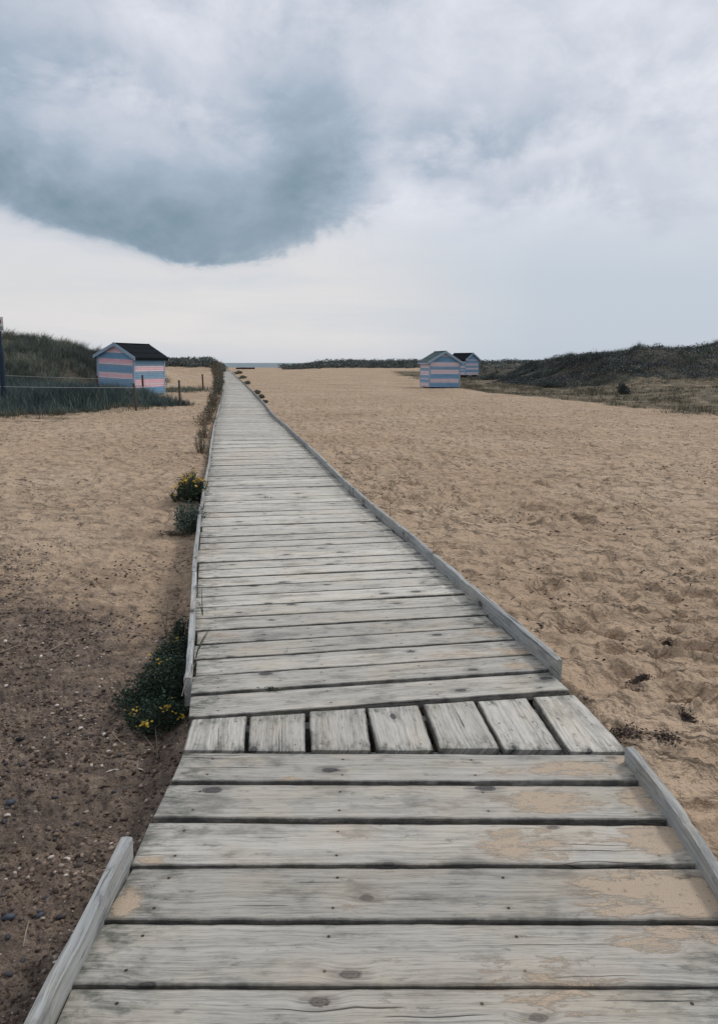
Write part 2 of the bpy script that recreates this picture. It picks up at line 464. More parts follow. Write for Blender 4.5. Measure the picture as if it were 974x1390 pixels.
M_drystem = mat_simple('dry_stem', (.20,.145,.10), .8, .4, 40, .3)

# ------------------------------------------------------------------ ground mesh
def build_ground():
    inv = np.arange(1 / 1.25, 1 / 12.0, -.00082)
    r = list(np.concatenate([[.25, .5, .8, 1.0, 1.12], 1 / inv]))
    while r[-1] < 330: r.append(r[-1] * 1.0125)
    r += [400, 520, 800, 1500, 4000]
    r = np.array(r)
    A = np.concatenate([np.linspace(-180, -36, 50)[:-1], np.linspace(-36, 36, 820), np.linspace(36, 180, 50)[1:-1]])
    A = np.radians(A)
    nr, na = len(r), len(A)
    X = r[:, None] * np.sin(A)[None, :]; Y = r[:, None] * np.cos(A)[None, :]
    x, y = X.ravel(), Y.ravel()
    z = gz(x, y)
    V = np.stack([x, y, z], 1)
    V = np.concatenate([V, [[0, 0, float(gz(0, 0)[0])]]])
    i, j = np.meshgrid(np.arange(nr - 1), np.arange(na), indexing='ij')
    j2 = (j + 1) % na
    F = np.stack([i * na + j, i * na + j2, (i + 1) * na + j2, (i + 1) * na + j], -1).reshape(-1, 4)[:, ::-1]
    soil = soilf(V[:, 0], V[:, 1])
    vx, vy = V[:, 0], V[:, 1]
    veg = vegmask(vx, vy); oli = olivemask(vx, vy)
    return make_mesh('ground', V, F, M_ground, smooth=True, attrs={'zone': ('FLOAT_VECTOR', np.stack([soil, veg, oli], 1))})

def vegmask(x, y):
    """dense dune vegetation"""
    n = fbm(x / 2.2, y / 2.2, 110, 3)
    gx = x / np.maximum(y, 1)
    l = ss(-13.0, -14.6, x + .5 * n + .28 * np.clip(y - 50, 0, 99)) * ss(30, 33, y + n) * ss(72, 62, y)
    # grass bank in front of the left hut, its foot running from the left to the hut
    foot = np.interp(x, [-30, -11.6, -9.4, -8.4, -7.0, -6.2], [21.6, 22.4, 24.0, 26.0, 27.2, 29.5])
    back = np.interp(x, [-30, -15, -13, -9.4, -8, -6.5], [40, 40, 34.2, 31.5, 29.2, 29.0])
    l2 = ss(-1.0, 1.0, y - foot + .8 * n) * ss(-.8, .8, back - y + .5 * n) * ss(-6.0, -7.2, x)
    r1 = ss(43.5, 46.5, y + .30 * (x - 20) + 1.2 * n) * ss(9.8, 12.5, x + .8 * n - .02 * (y - 45)) * ss(112, 100, y)
    f1 = ss(-.108, -.095, gx) * ss(172, 176, y) * ss(214, 208, y)
    f2 = ss(-.181, -.187, gx) * ss(131, 135, y) * ss(200, 190, y)
    return np.clip(np.maximum.reduce([l, l2, r1, f1, f2]), 0, 1)

def olivemask(x, y):
    n = fbm(x / 1.8, y / 1.8, 120, 3)
    foot = np.interp(x, [4, 6.3, 8.3, 9.8, 12.3, 20], [50, 47, 36, 27.5, 23.6, 21.8])
    r1 = ss(-1.6, 1.8, y - foot + 1.3 * n) * ss(4.5, 7, x) * ss(150, 130, y) * .85
    l1 = np.exp(-(((x + 11.0) / 2.4) ** 2 + ((y - 44) / 5) ** 2)) * .95
    l2 = ss(-6.5, -9, x) * ss(20.2, 22.2, y + n) * ss(37, 33, y) * .55
    return np.clip(np.maximum.reduce([r1, l1, l2]), 0, 1)

tag(build_ground(), kind='structure')

# ------------------------------------------------------------------ sea
def mat_sea():
    s = NT('sea_water'); P = s.obj()
    n = s.noise(s.vmath('MULTIPLY', P, (.02, .12, 1)), 1, 4, .6)
    s.color(s.mix(s.smooth(n, .4, .65), (.085,.13,.15), (.13,.175,.19)))
    s.b.inputs['Roughness'].default_value = .35
    s.normal(s.bump(s.noise(s.vmath('MULTIPLY', P, (.15, .5, 1)), 1, 5, .6), .8, 1.5)); return s.m
M_sea = mat_sea()
sv, sf_ = [], []
ys = [225, 300, 400, 600, 1000, 2500, 8000, 30000]
for yy in ys:
    for k in range(9): sv.append(((-1 + k / 4) * (800 + yy * 1.4), yy, -1.7))
for a in range(len(ys) - 1):
    for k in range(8): sf_.append((a*9+k, a*9+k+1, (a+1)*9+k+1, (a+1)*9+k))
tag(make_mesh('sea', sv, sf_, M_sea), kind='structure')

# ------------------------------------------------------------------ boardwalk
SAND = [(775,1043,.17,.05,1),(850,1033,.09,.04,.9),(690,1046,.12,.05,.45),(745,1088,.16,.07,.95),(866,1085,.07,.07,1),(650,1090,.12,.06,.4),
        (690,1145,.10,.08,.85),(745,1150,.08,.09,.7),(900,1140,.13,.075,1.05),(800,1135,.10,.06,.5),(860,1205,.17,.07,1),(930,1215,.14,.09,1.1),(845,1232,.10,.04,.9),
        (172,1225,.035,.05,1.25),(203,1166,.04,.018,1.15),(392,1057,.04,.012,1.0),(480,1130,.06,.09,.35),(960,1270,.2,.05,.7),(870,1275,.09,.05,.7),
        (560,1180,.1,.05,.3),(480,1215,.1,.06,.35),(620,888,.16,.05,.75),(690,884,.1,.05,.9),(705,905,.09,.04,.95),(660,860,.13,.06,.65),(600,845,.15,.07,.35),
        (600,905,.15,.05,.3),(300,862,.13,.05,.55),(300,700,.16,.16,.45),(350,880,.1,.05,.25),(285,750,.12,.3,.4),(500,700,.3,.3,.25),(420,600,.5,1.,.3),
        (470,655,.3,.4,.3),(330,560,.5,3,.3),(520,850,.09,.03,.6),(470,790,.2,.1,.2),(330,620,.4,1.2,.35),(540,1330,.3,.1,.3),(740,1340,.2,.1,.6)]
SW = [(at(a, b)[0], at(a, b)[1], c, d, e) for a, b, c, d, e in SAND]
def sandiness(x, y):
    o = np.full_like(x, -.15)
    for cx, cy, a, b, e in SW:
        o = np.maximum(o, -.15 + (e + .10) * np.exp(-(((x - cx) / (a * 1.35)) ** 2 + ((y - cy) / (b * 1.35)) ** 2) ** 1.5))
    return o

board = empty('boardwalk')
tag(board, 'long weathered grey timber boardwalk running over the sand towards the sea', 'boardwalk')

def plank_geo(A, B, C, D, along='AB', thick=.036, seed=0, tint=1.0, nu=36, nv=8, wob=.0025, dz=0.0, tilt=0.0):
    """plank from its four top corners: A near left, B near right, C far right, D far left"""
    A, B, C, D = [np.array(p[:2], float) for p in (A, B, C, D)]
    if along != 'AB':                      # grain from A to D
        A, B, C, D = D, A, B, C
        # now edge AB runs along the old AD
    L = np.linalg.norm(B - A); W = np.linalg.norm(D - A)
    us = np.linspace(0, 1, nu + 1)
    vs = np.array([0, .018, .06] + list(np.linspace(.06, .94, nv - 3)[1:-1]) + [.94, .982, 1.0])
    us = np.concatenate([[0, .004 / L], us[1:-1], [1 - .004 / L, 1]])
    n, m = len(us), len(vs)
    U, Vv = np.meshgrid(us, vs, indexing='ij')
    P = (A * (1-U[..., None]) + B * U[..., None]) * (1-Vv[..., None]) + (D * (1-U[..., None]) + C * U[..., None]) * Vv[..., None]
    nd = (D - A) / W
    off = vn(U * L * 7 + seed * 3.1, np.full_like(U, seed * 1.7), 130) * wob + vn(U * L * 30 + seed, np.full_like(U, seed + .5), 131) * wob * .6
    off2 = vn(U * L * 7 + seed * 5.3, np.full_like(U, seed * 2.3), 132) * wob + vn(U * L * 30 + seed, np.full_like(U, seed + .9), 133) * wob * .6
    sh = off * (1 - Vv) + off2 * Vv
    P = P + nd * sh[..., None]
    ev = np.minimum(Vv, 1 - Vv) * W; eu = np.minimum(U, 1 - U) * L
    Z = -.0032 * np.exp(-ev / .0022) - .003 * np.exp(-eu / .003)
    Z = Z + .0018 * ((Vv - .5) * 2) ** 2 + .0012 * vn(U * L * 2 + seed, Vv * 2, 134) + dz + tilt * (U - .5)
    top = np.stack([P[..., 0], P[..., 1], Z], -1).reshape(-1, 3)
    idx = np.arange(n * m).reshape(n, m)
    F = []
    for i in range(n - 1):
        for j in range(m - 1):
            F.append((idx[i, j], idx[i + 1, j], idx[i + 1, j + 1], idx[i, j + 1]))
    loop = list(idx[:, 0]) + list(idx[-1, 1:]) + list(idx[-2::-1, -1]) + list(idx[0, -2:0:-1])
    bot = top[loop].copy(); bot[:, 2] -= thick
    b0 = len(top); k = len(loop)
    for i in range(k):
        F.append((loop[(i + 1) % k], loop[i], b0 + i, b0 + (i + 1) % k))
    F.append(tuple(b0 + i for i in range(k - 1, -1, -1)))
    rs = np.random.default_rng(int(seed * 97 + 5))
    ou, ov, rr = rs.random() * 50, rs.random() * 50, rs.random() * 20
    Uf, Vf = U.ravel(), Vv.ravel()
    gr = np.stack([Uf * L + ou, Vf * W + ov, np.full(n * m, rr)], 1)
    ed = np.minimum(Vf, 1 - Vf) * W
    ax = np.stack([np.minimum(Uf, 1 - Uf) * L * (1 if along == 'AB' else 3.0), sandiness(top[:, 0], top[:, 1]), np.full(n * m, tint)], 1)
    grb = gr[loop].copy(); grb[:, 1] += .03; axb = ax[loop].copy(); axb[:, 1] = -1
    global _ED
    _ED = np.concatenate([ed, np.zeros(len(loop))])
    VV = np.concatenate([top, bot]); G = np.concatenate([gr, grb]); AXX = np.concatenate([ax, axb])
    return VV, F, G, AXX

def plank(name, *a, mat=None, parent=board, **k):
    V, F, G, X = plank_geo(*a, **k)
    o = make_mesh(name, V, F, mat or M_deck, parent, attrs={'grain': ('FLOAT_VECTOR', G), 'aux': ('FLOAT_VECTOR', X), 'edge': ('FLOAT', _ED)})
    o.data.polygons.foreach_set('use_smooth', np.ones(len(o.data.polygons), dtype=bool))
    try:
        o.data.set_sharp_from_angle(angle=R(55))
    except Exception: pass
    return o

nplank = 0
# near section, laid square to the view line
near = [((249,1022.5),(855,1025),(878,1060.3),(232.5,1060.3)),
        ((229.5,1065.8),(886,1068.3),(918.5,1113.3),(208,1110.3)),
        ((203.5,1116.5),(921.5,1121),(954.5,1172.5),(178.5,1173.5)),
        ((181,1179.5),(959,1180.5),(1001,1249.5),(141,1249)),
        ((141,1254.5),(1004,1256),(1062,1339),(94,1337))]
for i, (tl, tr, br, bl) in enumerate(near):
    plank('deck_board', at(*bl), at(*br), at(*tr), at(*tl), seed=i + 1, tint=[.78,.82,.90,.70,.80][i], nu=60, nv=14, dz=[0,.002,-.001,.002,0][i]); nplank += 1
y1 = at(94, 1337)[1] - .012
k = 0
while y1 > -1.2:
    k += 1
    xk = at(94, 1337)[0] + .012
    plank('deck_board', (xk, y1 - .225), (.97, y1 - .225), (.97, y1), (xk, y1), seed=20 + k, tint=.8, nu=30); nplank += 1
    y1 -= .237
# seven boards laid lengthwise across the bend
bx = [(249,331),(336.5,414),(422.5,503),(511,588),(596,677),(683,763),(771,851)]
tx = [(260.5,334.5),(340,413.5),(420,495.5),(499,567),(575,642),(648,713.5),(722.5,779)]
def topy(x): return 976.5 + (943.5 - 976.5) * (x - 260) / (779 - 260)
byy = [1018,1018,1018.5,1018,1016.5,1017,1021]
for i in range(7):
    a, b = bx[i]; c, d = tx[i]
    plank('deck_board', at(a, byy[i] - .5), at(b, byy[i]), at(d, topy(d)), at(c, topy(c)), along='AD', seed=40 + i, tint=[.98,.80,.86,.93,.90,1.0,1.02][i], nu=24, nv=16,
          dz=[0,-.004,.002,0,.003,0,.004][i]); nplank += 1
# long section: boards square to the path direction
TH = R(9.0)
dv = np.array([-math.sin(TH), math.cos(TH)]); pv = np.array([math.cos(TH), math.sin(TH)])
p0 = at(259, 973.5)[:2]
s0 = float(p0 @ dv)
LS = np.array([(w[:2] @ dv, w[:2] @ pv) for w in LW]); RS = np.array([(w[:2] @ dv, w[:2] @ pv) for w in RW])
LS[0, 0] = min(LS[0, 0], s0 - .1)
tL = lambda s: float(np.interp(s, LS[:, 0], LS[:, 1])); tR = lambda s: float(np.interp(s, RS[:, 0], RS[:, 1]))
s = s0; i = 0
restV, restG, restX, restF, restE, nb = [], [], [], [], [], 0
rs = np.random.default_rng(5)
while s < PATH_END:
    w = .2235 + rs.uniform(-.006, .006)
    gap = rs.choice([.012, .015, .019, .024]) if i < 60 else rs.choice([.014, .018, .026, .034])
    sa, sb = s + gap / 2, s + w - gap / 2
    j1, j2 = rs.uniform(-.022, .018, 2) if i > 1 else (0, 0)
    sk = rs.uniform(-.006, .006)
    l0, r0 = tL(sa) + j1, tR(sa) + j2
    l1, r1 = tL(sb) + j1, tR(sb) + j2
    A = dv * (sa - sk * .5) + pv * l0; B = dv * (sa + sk * .5) + pv * r0; C = dv * (sb + sk * .5) + pv * r1; D = dv * (sb - sk * .5) + pv * l1
    tint = .97 + .11 * min(1, i / 25) + rs.uniform(-.16, .13)
    kw = dict(seed=100 + i, tint=tint, dz=rs.uniform(-.004, .004), tilt=rs.uniform(-.006, .006))
    if nplank < 100:
        plank('deck_board', A, B, C, D, nu=40 if i < 30 else 16, nv=10 if i < 30 else 8, **kw); nplank += 1
    else:
        V, F, G, X = plank_geo(A, B, C, D, nu=3, nv=6, **kw)
        restF += [tuple(v + nb for v in f) for f in F]; restV.append(V); restG.append(G); restX.append(X); restE.append(_ED); nb += len(V)
    s += w; i += 1
o = make_mesh('deck_board', np.concatenate(restV), restF, M_deck, board, attrs={'grain': ('FLOAT_VECTOR', np.concatenate(restG)), 'aux': ('FLOAT_VECTOR', np.concatenate(restX)), 'edge': ('FLOAT', np.concatenate(restE))})
tag(o, kind='stuff')

# joists under the deck
def bar_geo(P, w, h, z_top, seed=0, wob=.003, tint=1.0, chips=None):
    """beam along a polyline P of its centre line; real width w and height h"""
    P = np.array(P, float)
    seg = np.linalg.norm(np.diff(P[:, :2], axis=0), axis=1); cum = np.concatenate([[0], np.cumsum(seg)])
    n = max(2, min(80, int(cum[-1] / .045)))
    q = np.linspace(0, cum[-1], n + 1)
    X = np.interp(q, cum, P[:, 0]); Y = np.interp(q, cum, P[:, 1])
    T = np.stack([np.gradient(X), np.gradient(Y)], 1); T /= np.linalg.norm(T, axis=1)[:, None]
    N = np.stack([T[:, 1], -T[:, 0]], 1)
    prof = [(-.5, 0), (-.5, .97), (-.44, 1), (0, 1.008), (.44, 1), (.5, .97), (.5, 0)]
    V, G, AX = [], [], []
    rs = np.random.default_rng(seed + 900); ou, ov, rr = rs.random(3) * 40
    for i in range(n + 1):
        per = 0
        zt = (z_top(q[i]) if callable(z_top) else z_top)
        for k, (a, b) in enumerate(prof):
            jj = wob * float(vn(np.array([q[i] * 6 + k * 9.1 + seed]), np.array([k * 3.3 + seed * .7]), 140)[0])
            off = a * w + jj
            zz = zt - h + b * h + jj * .8
            if chips and b > .5:
                for (cq, cw, cd) in chips: zz -= cd * math.exp(-((q[i] - cq) / cw) ** 2)
            V.append((X[i] + N[i, 0] * off, Y[i] + N[i, 1] * off, zz))
            if k: per += math.hypot((a - prof[k-1][0]) * w, (b - prof[k-1][1]) * h)
            G.append((q[i] + ou, per + ov, rr)); AX.append((1.0, -1.0, tint))
    m = len(prof); F = []
    for i in range(n):
        for k in range(m):
            k2 = (k + 1) % m
            F.append((i*m+k, i*m+k2, (i+1)*m+k2, (i+1)*m+k))
    F.append(tuple(range(m - 1, -1, -1))); F.append(tuple(n*m + k for k in range(m)))
    return np.array(V), F, np.array(G), np.array(AX)

def bar(name, P, w, h, zt, parent=board, mat=None, **k):
    V, F, G, X = bar_geo(P, w, h, zt, **k)
    return make_mesh(name, V, F, mat or M_rail, parent, attrs={'grain': ('FLOAT_VECTOR', G), 'aux': ('FLOAT_VECTOR', X), 'edge': ('FLOAT', np.ones(len(V)))})

for f in (.07, .5, .93):
    P = []
    for yy in [-1.2, 0, 1, 2, 2.6, 2.82]:
        P.append((xl(yy) * (1 - f) + xr(yy) * f, yy))
    bar('joist', P, .048, .12, -.038, seed=int(f * 10), tint=.6)
    P = []
    for ss_ in np.concatenate([[s0 - .02], np.linspace(s0 + 1, 60, 60)]):
        c = dv * ss_ + pv * (tL(ss_) * (1 - f) + tR(ss_) * f); P.append(c)
    bar('joist', P, .048, .12, -.042, seed=3 + int(f * 10), tint=.6)
# bearers under the lengthwise boards
for q in (.10, .88):
    a0, a1 = at(252, 1018), at(853, 1020); b0, b1 = at(260, 976), at(779, 943)
    bar('joist', [a0 * (1-q) + b0 * q, a1 * (1-q) + b1 * q], .06, .12, -.044, seed=77 + int(q * 10), tint=.75)

def offs(pts, d):
    """shift a polyline sideways (positive to the right)"""
    P = np.array([p[:2] for p in pts]); T = np.gradient(P, axis=0); T /= np.linalg.norm(T, axis=1)[:, None]
    return P + np.stack([T[:, 1], -T[:, 0]], 1) * d

# near kerbs
nl = [np.array([at(94, 1337)[0] + .004, -1.2, 0]), np.array([at(94, 1337)[0] + .004, at(94, 1337)[1] - .05, 0]), at(118,1300), at(181,1164)]
bar('kerb_board', offs(nl, -.018), .036, .20, .074, seed=201, tint=.92, wob=.0025, chips=[(2.35, .012, .012)])
nr_ = [at(858,1034), at(922,1118), at(958,1173), at(1033,1298), at(1120,1430)]
bar('kerb_board', offs(nr_, .018), .034, .19, lambda q: .070 + .004 * math.sin(q * 5), seed=202, tint=.92, wob=.003, chips=[(.30, .012, .012), (.50, .012, .008), (0, .015, .006)])

# long kerbs, board after board
def kerb_run(pxs, side, breaks, w, ztop, h, seed):
    pts = [at(*p) for p in pxs]
    P = np.array([p[:2] for p in pts])
    ys_ = P[:, 1]
    bs = [ys_[0]] + [b for b in breaks if b > ys_[0]] + [ys_[-1]]
    for i in range(len(bs) - 1):
        a, b = bs[i], bs[i + 1]
        yy = np.concatenate([[a], ys_[(ys_ > a + .05) & (ys_ < b - .05)], [b - .012]])
        Q = np.stack([np.interp(yy, ys_, P[:, 0]), yy], 1)
        j = rs.uniform(-.010, .010); zz = rs.uniform(-.008, .008)
        Q = offs(Q, side * (w / 2 + .004) + j * (1 if i else 0))
        tl = rs.uniform(-.012, .012) if i else 0
        Lq = b - a
        bar('kerb_board', Q, w * rs.uniform(.92, 1.08), h, (lambda q, zz=zz, tl=tl, Lq=Lq: ztop + zz + tl * (q / Lq - .5)), seed=seed + i, tint=rs.uniform(.85, 1.1), wob=.0045, chips=[(Lq * rs.random(), .02, .014), (Lq * rs.random(), .05, .008)])
LK = [(260.5,931)] + LPX[1:]
RK = [(753,918)] + RPX[2:]
kerb_run(LK, -1, [5.4, 7.9, 10.2, 12.6, 15.2, 18.0, 21, 24.5, 28, 32, 37, 43, 50, 60, 75, 95, 120], .031, .052, .15, 300)
kerb_run(RK, 1, [6.45, 8.9, 11.3, 13.9, 17, 20, 23.5, 27, 31.5, 36, 42, 50, 60, 75, 95, 120], .031, .084, .17, 400)

# ------------------------------------------------------------------ huts
def build_hut(corner, cl, rz, W, L, He, Hr, pattern_g, pattern_s, roof_mat, label, pinks, tilt=0.0, lift=.10):
    c, s_ = math.cos(rz), math.sin(rz)
    ox, oy = corner[0] - (c * cl[0] - s_ * cl[1]), corner[1] - (s_ * cl[0] + c * cl[1])
    root = empty('beach_hut', (ox, oy, corner[2]))
    root.rotation_mode = 'XYZ'
    root.rotation_euler = (0, tilt, rz)
    tag(root, label, 'beach hut', 'striped beach huts')
    mats = [pinks, M_blue, M_bluel, M_trim, M_pinkw]
    bh = .094
    def band(pattern, z):
        for z0, z1, m in pattern:
            if z0 <= z < z1: return m
        return 1
    inner = .012
    nB = int(math.ceil((Hr - lift) / bh))
    hw = lambda z: W / 2 if z <= He else W / 2 * max(0, (Hr - z) / (Hr - He))
    for sgn in (-1, 1):
        mb = MB()
        yb = sgn * L / 2
        # core
        core = [(-W/2, lift), (W/2, lift), (W/2, He), (0, Hr), (-W/2, He)]
        y0, y1_ = yb - sgn * .03, yb - sgn * .001
        V = [(x, y0, z) for x, z in core] + [(x, y1_, z) for x, z in core]
        F = [tuple(range(5)), tuple(range(9, 4, -1))] + [(i, (i+1) % 5, 5 + (i+1) % 5, 5 + i) for i in range(5)]
        mb.add(V, F, 1)
        for k in range(nB):
            za, zb = lift + k * bh, min(lift + (k + 1) * bh, Hr - .02)
            if zb - za < .03: continue
            m = band(pattern_g, (za + zb) / 2)
            if m == 1 and random.random() < .30: m = 2
            if m == 0 and random.random() < .30: m = 4
            a, b = hw(za), hw(zb)
            ob, ot = sgn * .032, sgn * .004
            zs = [za, zb]
            if za < He < zb:
                mb.add([(-W/2, yb+ob, za), (W/2, yb+ob, za), (W/2, yb+(ob+ot)/2, He), (b, yb+ot, zb), (-b, yb+ot, zb), (-W/2, yb+(ob+ot)/2, He)], [(0,1,2,3,4,5)], m)
            else:
                mb.add([(-a, yb+ob, za), (a, yb+ob, za), (b, yb+ot, zb), (-b, yb+ot, zb)], [(0,1,2,3)], m)
            mb.add([(-a, yb+ob, za), (a, yb+ob, za), (a, yb+.001*sgn, za), (-a, yb+.001*sgn, za)], [(0,1,2,3)], m)
        mb.build('gable_wall', mats, root)
        mb = MB()
        xb = sgn * W / 2
        mb.box((xb - sgn * .016, 0, (lift + He) / 2), (.028, L - .064, He - lift), 1)
        for k in range(int(math.ceil((He - lift) / bh))):
            za, zb = lift + k * bh, min(lift + (k + 1) * bh, He)
            if zb - za < .02: continue
            m = band(pattern_s, (za + zb) / 2)
            if m == 1 and random.random() < .30: m = 2
            if m == 0 and random.random() < .30: m = 4
            mb.add([(xb + sgn*.032, -L/2, za), (xb + sgn*.032, L/2, za), (xb + sgn*.006, L/2, zb), (xb + sgn*.006, -L/2, zb)], [(0,1,2,3)], m)
            mb.add([(xb + sgn*.032, -L/2, za), (xb + sgn*.032, L/2, za), (xb, L/2, za), (xb, -L/2, za)], [(0,1,2,3)], m)
        mb.build('side_wall', mats, root)
    # corner trims
    for sx in (-1, 1):
        for sy in (-1, 1):
            mb = MB()
            mb.box((sx * (W/2 + .018), sy * (L/2 + .0), (lift + He) / 2 - .01), (.034, .085, He - lift))
            mb.box((sx * (W/2 - .032), sy * (L/2 + .018), (lift + He) / 2 - .01), (.06, .036, He - lift - .006))
            mb.build('corner_trim', M_trim, root)
    # roof: two slabs with overhang
    ov, ev = .14, .16
    sl = (Hr - He) / (W / 2)
    xe = W / 2 + ev; ze = Hr - sl * xe
    t = .045
    mb = MB()
    ya, yb = -L/2 - ov, L/2 + ov
    for sgn in (-1, 1):
        P = [(0, ya, Hr+.012), (sgn*xe, ya, ze+.012), (sgn*xe, yb, ze+.012), (0, yb, Hr+.012)]
        Q = [(x, y, z + t) for x, y, z in P]
        mb.hexa([P[0],P[1],P[2],P[3],Q[0],Q[1],Q[2],Q[3]] if sgn > 0 else [P[1],P[0],P[3],P[2],Q[1],Q[0],Q[3],Q[2]])
        # felt laps
        for f in (.33, .66):
            x, z = sgn * xe * f, Hr + (ze - Hr) * f + .012 + t
            mb.box((x, 0, z + .002), (.03, yb - ya - .01, .012))
    rf = mb.build('roof', roof_mat, root)
    rc = MB(); rc.box((0, 0, Hr + t + .016), (.16, yb - ya - .02, .02)); rc.build('ridge_cap', roof_mat, rf)
    # bargeboards
    for sy in (-1, 1):
        for sx in (-1, 1):
            y = sy * (L/2 + ov + .013); mb = MB()
            x0, z0, x1, z1 = (.012 if sx > 0 else -.012), Hr + .02, sx * (xe + .01), ze + .02 - .01 * 0
            d = .115
            P = [(x0, y-.011, z0-d), (x1, y-.011, z1-d), (x1, y+.011, z1-d), (x0, y+.011, z0-d),
                 (x0, y-.011, z0+.05), (x1, y-.011, z1+.05), (x1, y+.011, z1+.05), (x0, y+.011, z0+.05)]
            mb.hexa(P)
            mb.build('bargeboard', M_trim, root)
        mb = MB(); mb.box((0, sy * (L/2 + ov + .034), Hr - .02), (.07, .02, .20)); mb.build('apex_block', M_trim, root)
    for sx in (-1, 1):
        mb = MB(); mb.box((sx * (xe - .004), 0, ze - .035), (.022, L + 2*ov - .01, .09)); mb.build('fascia', M_trim if roof_mat is M_feltg else M_felt, root)
    # bearers
    for x in (-W*.38, 0, W*.38):
        mb = MB(); mb.box((x, 0, lift/2 - .06), (.09, L - .02, lift + .12)); mb.build('bearer', M_base, root)
    mb = MB(); mb.box((0, 0, lift - .02), (W - .04, L - .04, .036)); mb.build('floor', M_base, root)
    return root

pat_g = [(.1,.36,1),(.36,.47,0),(.47,.84,1),(.84,1.15,0),(1.15,1.52,1),(1.52,1.82,0),(1.82,2.14,1),(2.14,2.55,0)]
pat_s = [(.1,.48,1),(.48,.84,0),(.84,1.22,1),(1.22,1.50,0),(1.50,1.85,1),(1.85,2.1,0)]
c1 = at(181.5, 538.5, -.02)
build_hut(c1, (1.05, -1.30), R(-19.5), 2.1, 2.5, 1.96, 2.52, pat_g, pat_s, M_felt, 'pink and blue striped beach hut with black roof, left of the boardwalk', M_pink, tilt=R(2.8), lift=.13)
pg2 = [(.1,.36,1),(.36,.64,0),(.64,.92,1),(.92,1.16,0),(1.16,1.42,1),(1.42,1.68,0),(1.68,2.02,1),(2.02,2.14,0),(2.14,2.5,1)]
ps2 = [(.1,.34,0),(.34,.56,1),(.56,.66,0),(.66,.82,1),(.82,1.06,0),(1.06,1.32,1),(1.32,1.44,0),(1.44,1.62,0),(1.62,2,1)]
c2 = at(582.3, 527, -.03)
build_hut(c2, (-1.0, -1.17), R(9.5), 2.02, 2.35, 1.72, 2.33, pg2, ps2, M_feltg, 'nearer of the two pale striped huts right of the boardwalk, with green roof', M_pinkp, tilt=R(.6), lift=.07)
D3 = 78.0
c3 = np.array([at_dist(631.5, D3), D3, .25])
pg3 = [(.1,.36,0),(.36,.62,1),(.62,.82,0),(.82,1.0,1),(1.0,1.3,0),(1.3,1.6,1),(1.6,1.7,0),(1.7,2.1,1),(2.1,2.5,1)]
build_hut(c3, (-1.02, -1.2), R(40), 2.04, 2.4, 1.72, 2.33, pg3, ps2, M_felt, 'farther striped hut with dark roof, half hidden behind the green-roofed hut', M_pinkp, lift=.09)

# ------------------------------------------------------------------ fences and sign
def fence(label, posts, hts, rels, wires_at, rad, sag=.03):
    root = empty('post_and_wire_fence', (posts[0][0], posts[0][1], 0))
    tag(root, label, 'fence')
    o0 = np.array([posts[0][0], posts[0][1], 0])
    tops = []
    for (x, y, lx, ly), h in zip(posts, hts):
        z = float(macro(x, y))
        mb = MB(); b = np.array([x, y, z - .3]) - o0; tpt = np.array([x + lx, y + ly, z + h]) - o0
        mid = (b + tpt) / 2 + np.array([.01, 0, 0])
        mb.tube([b, mid, tpt, tpt + np.array([0, 0, .012])], [rad, rad * .97, rad * .92, rad * .6], 9)
        mb.build('post', M_post if rels == 0 else M_redpost, root)
        tops.append((b, tpt, h))
    for i in range(len(tops) - 1):
        for wv in wires_at:
            a = tops[i][0] + (tops[i][1] - tops[i][0]) * ((tops[i][2] * wv + .3) / (tops[i][2] + .3)); b = tops[i+1][0] + (tops[i+1][1] - tops[i+1][0]) * ((tops[i+1][2] * wv + .3) / (tops[i+1][2] + .3))
            side = np.array([0, -rad, 0])
            mb = MB(); mb.tube([a + (b - a) * q + side - np.array([0, 0, sag * 4 * q * (1 - q)]) for q in np.linspace(0, 1, 9)], .0085, 5)
            mb.build('wire', M_wire, root)
    return root
pA = at(244.3, 553, -.06); pD = at(185.5, 560, -.06)
fence('grey post and wire fence in the marram grass, nearer of the two by the hut',
      [(-19.5, 23.8, 0, 0), (-13.6, 24.4, .02, 0), (pD[0], pD[1], -.06, 0), (pA[0], pA[1], 0, 0)], [1.0, .98, .92, .95], 0, (.86,), .042)
pB = at(275.8, 530.5, -.05)
fence('reddish post and wire fence running in front of the left hut to the boardwalk side',
      [(-18.5, 33.0, 0, 0), (at_dist(131, 34.6), 34.6, 0, 0), (at_dist(192.5, 34.4), 34.4, 0, 0), (pB[0], pB[1], -.02, 0)], [.95, 1.0, 1.03, .98], 1, (.88,), .05)

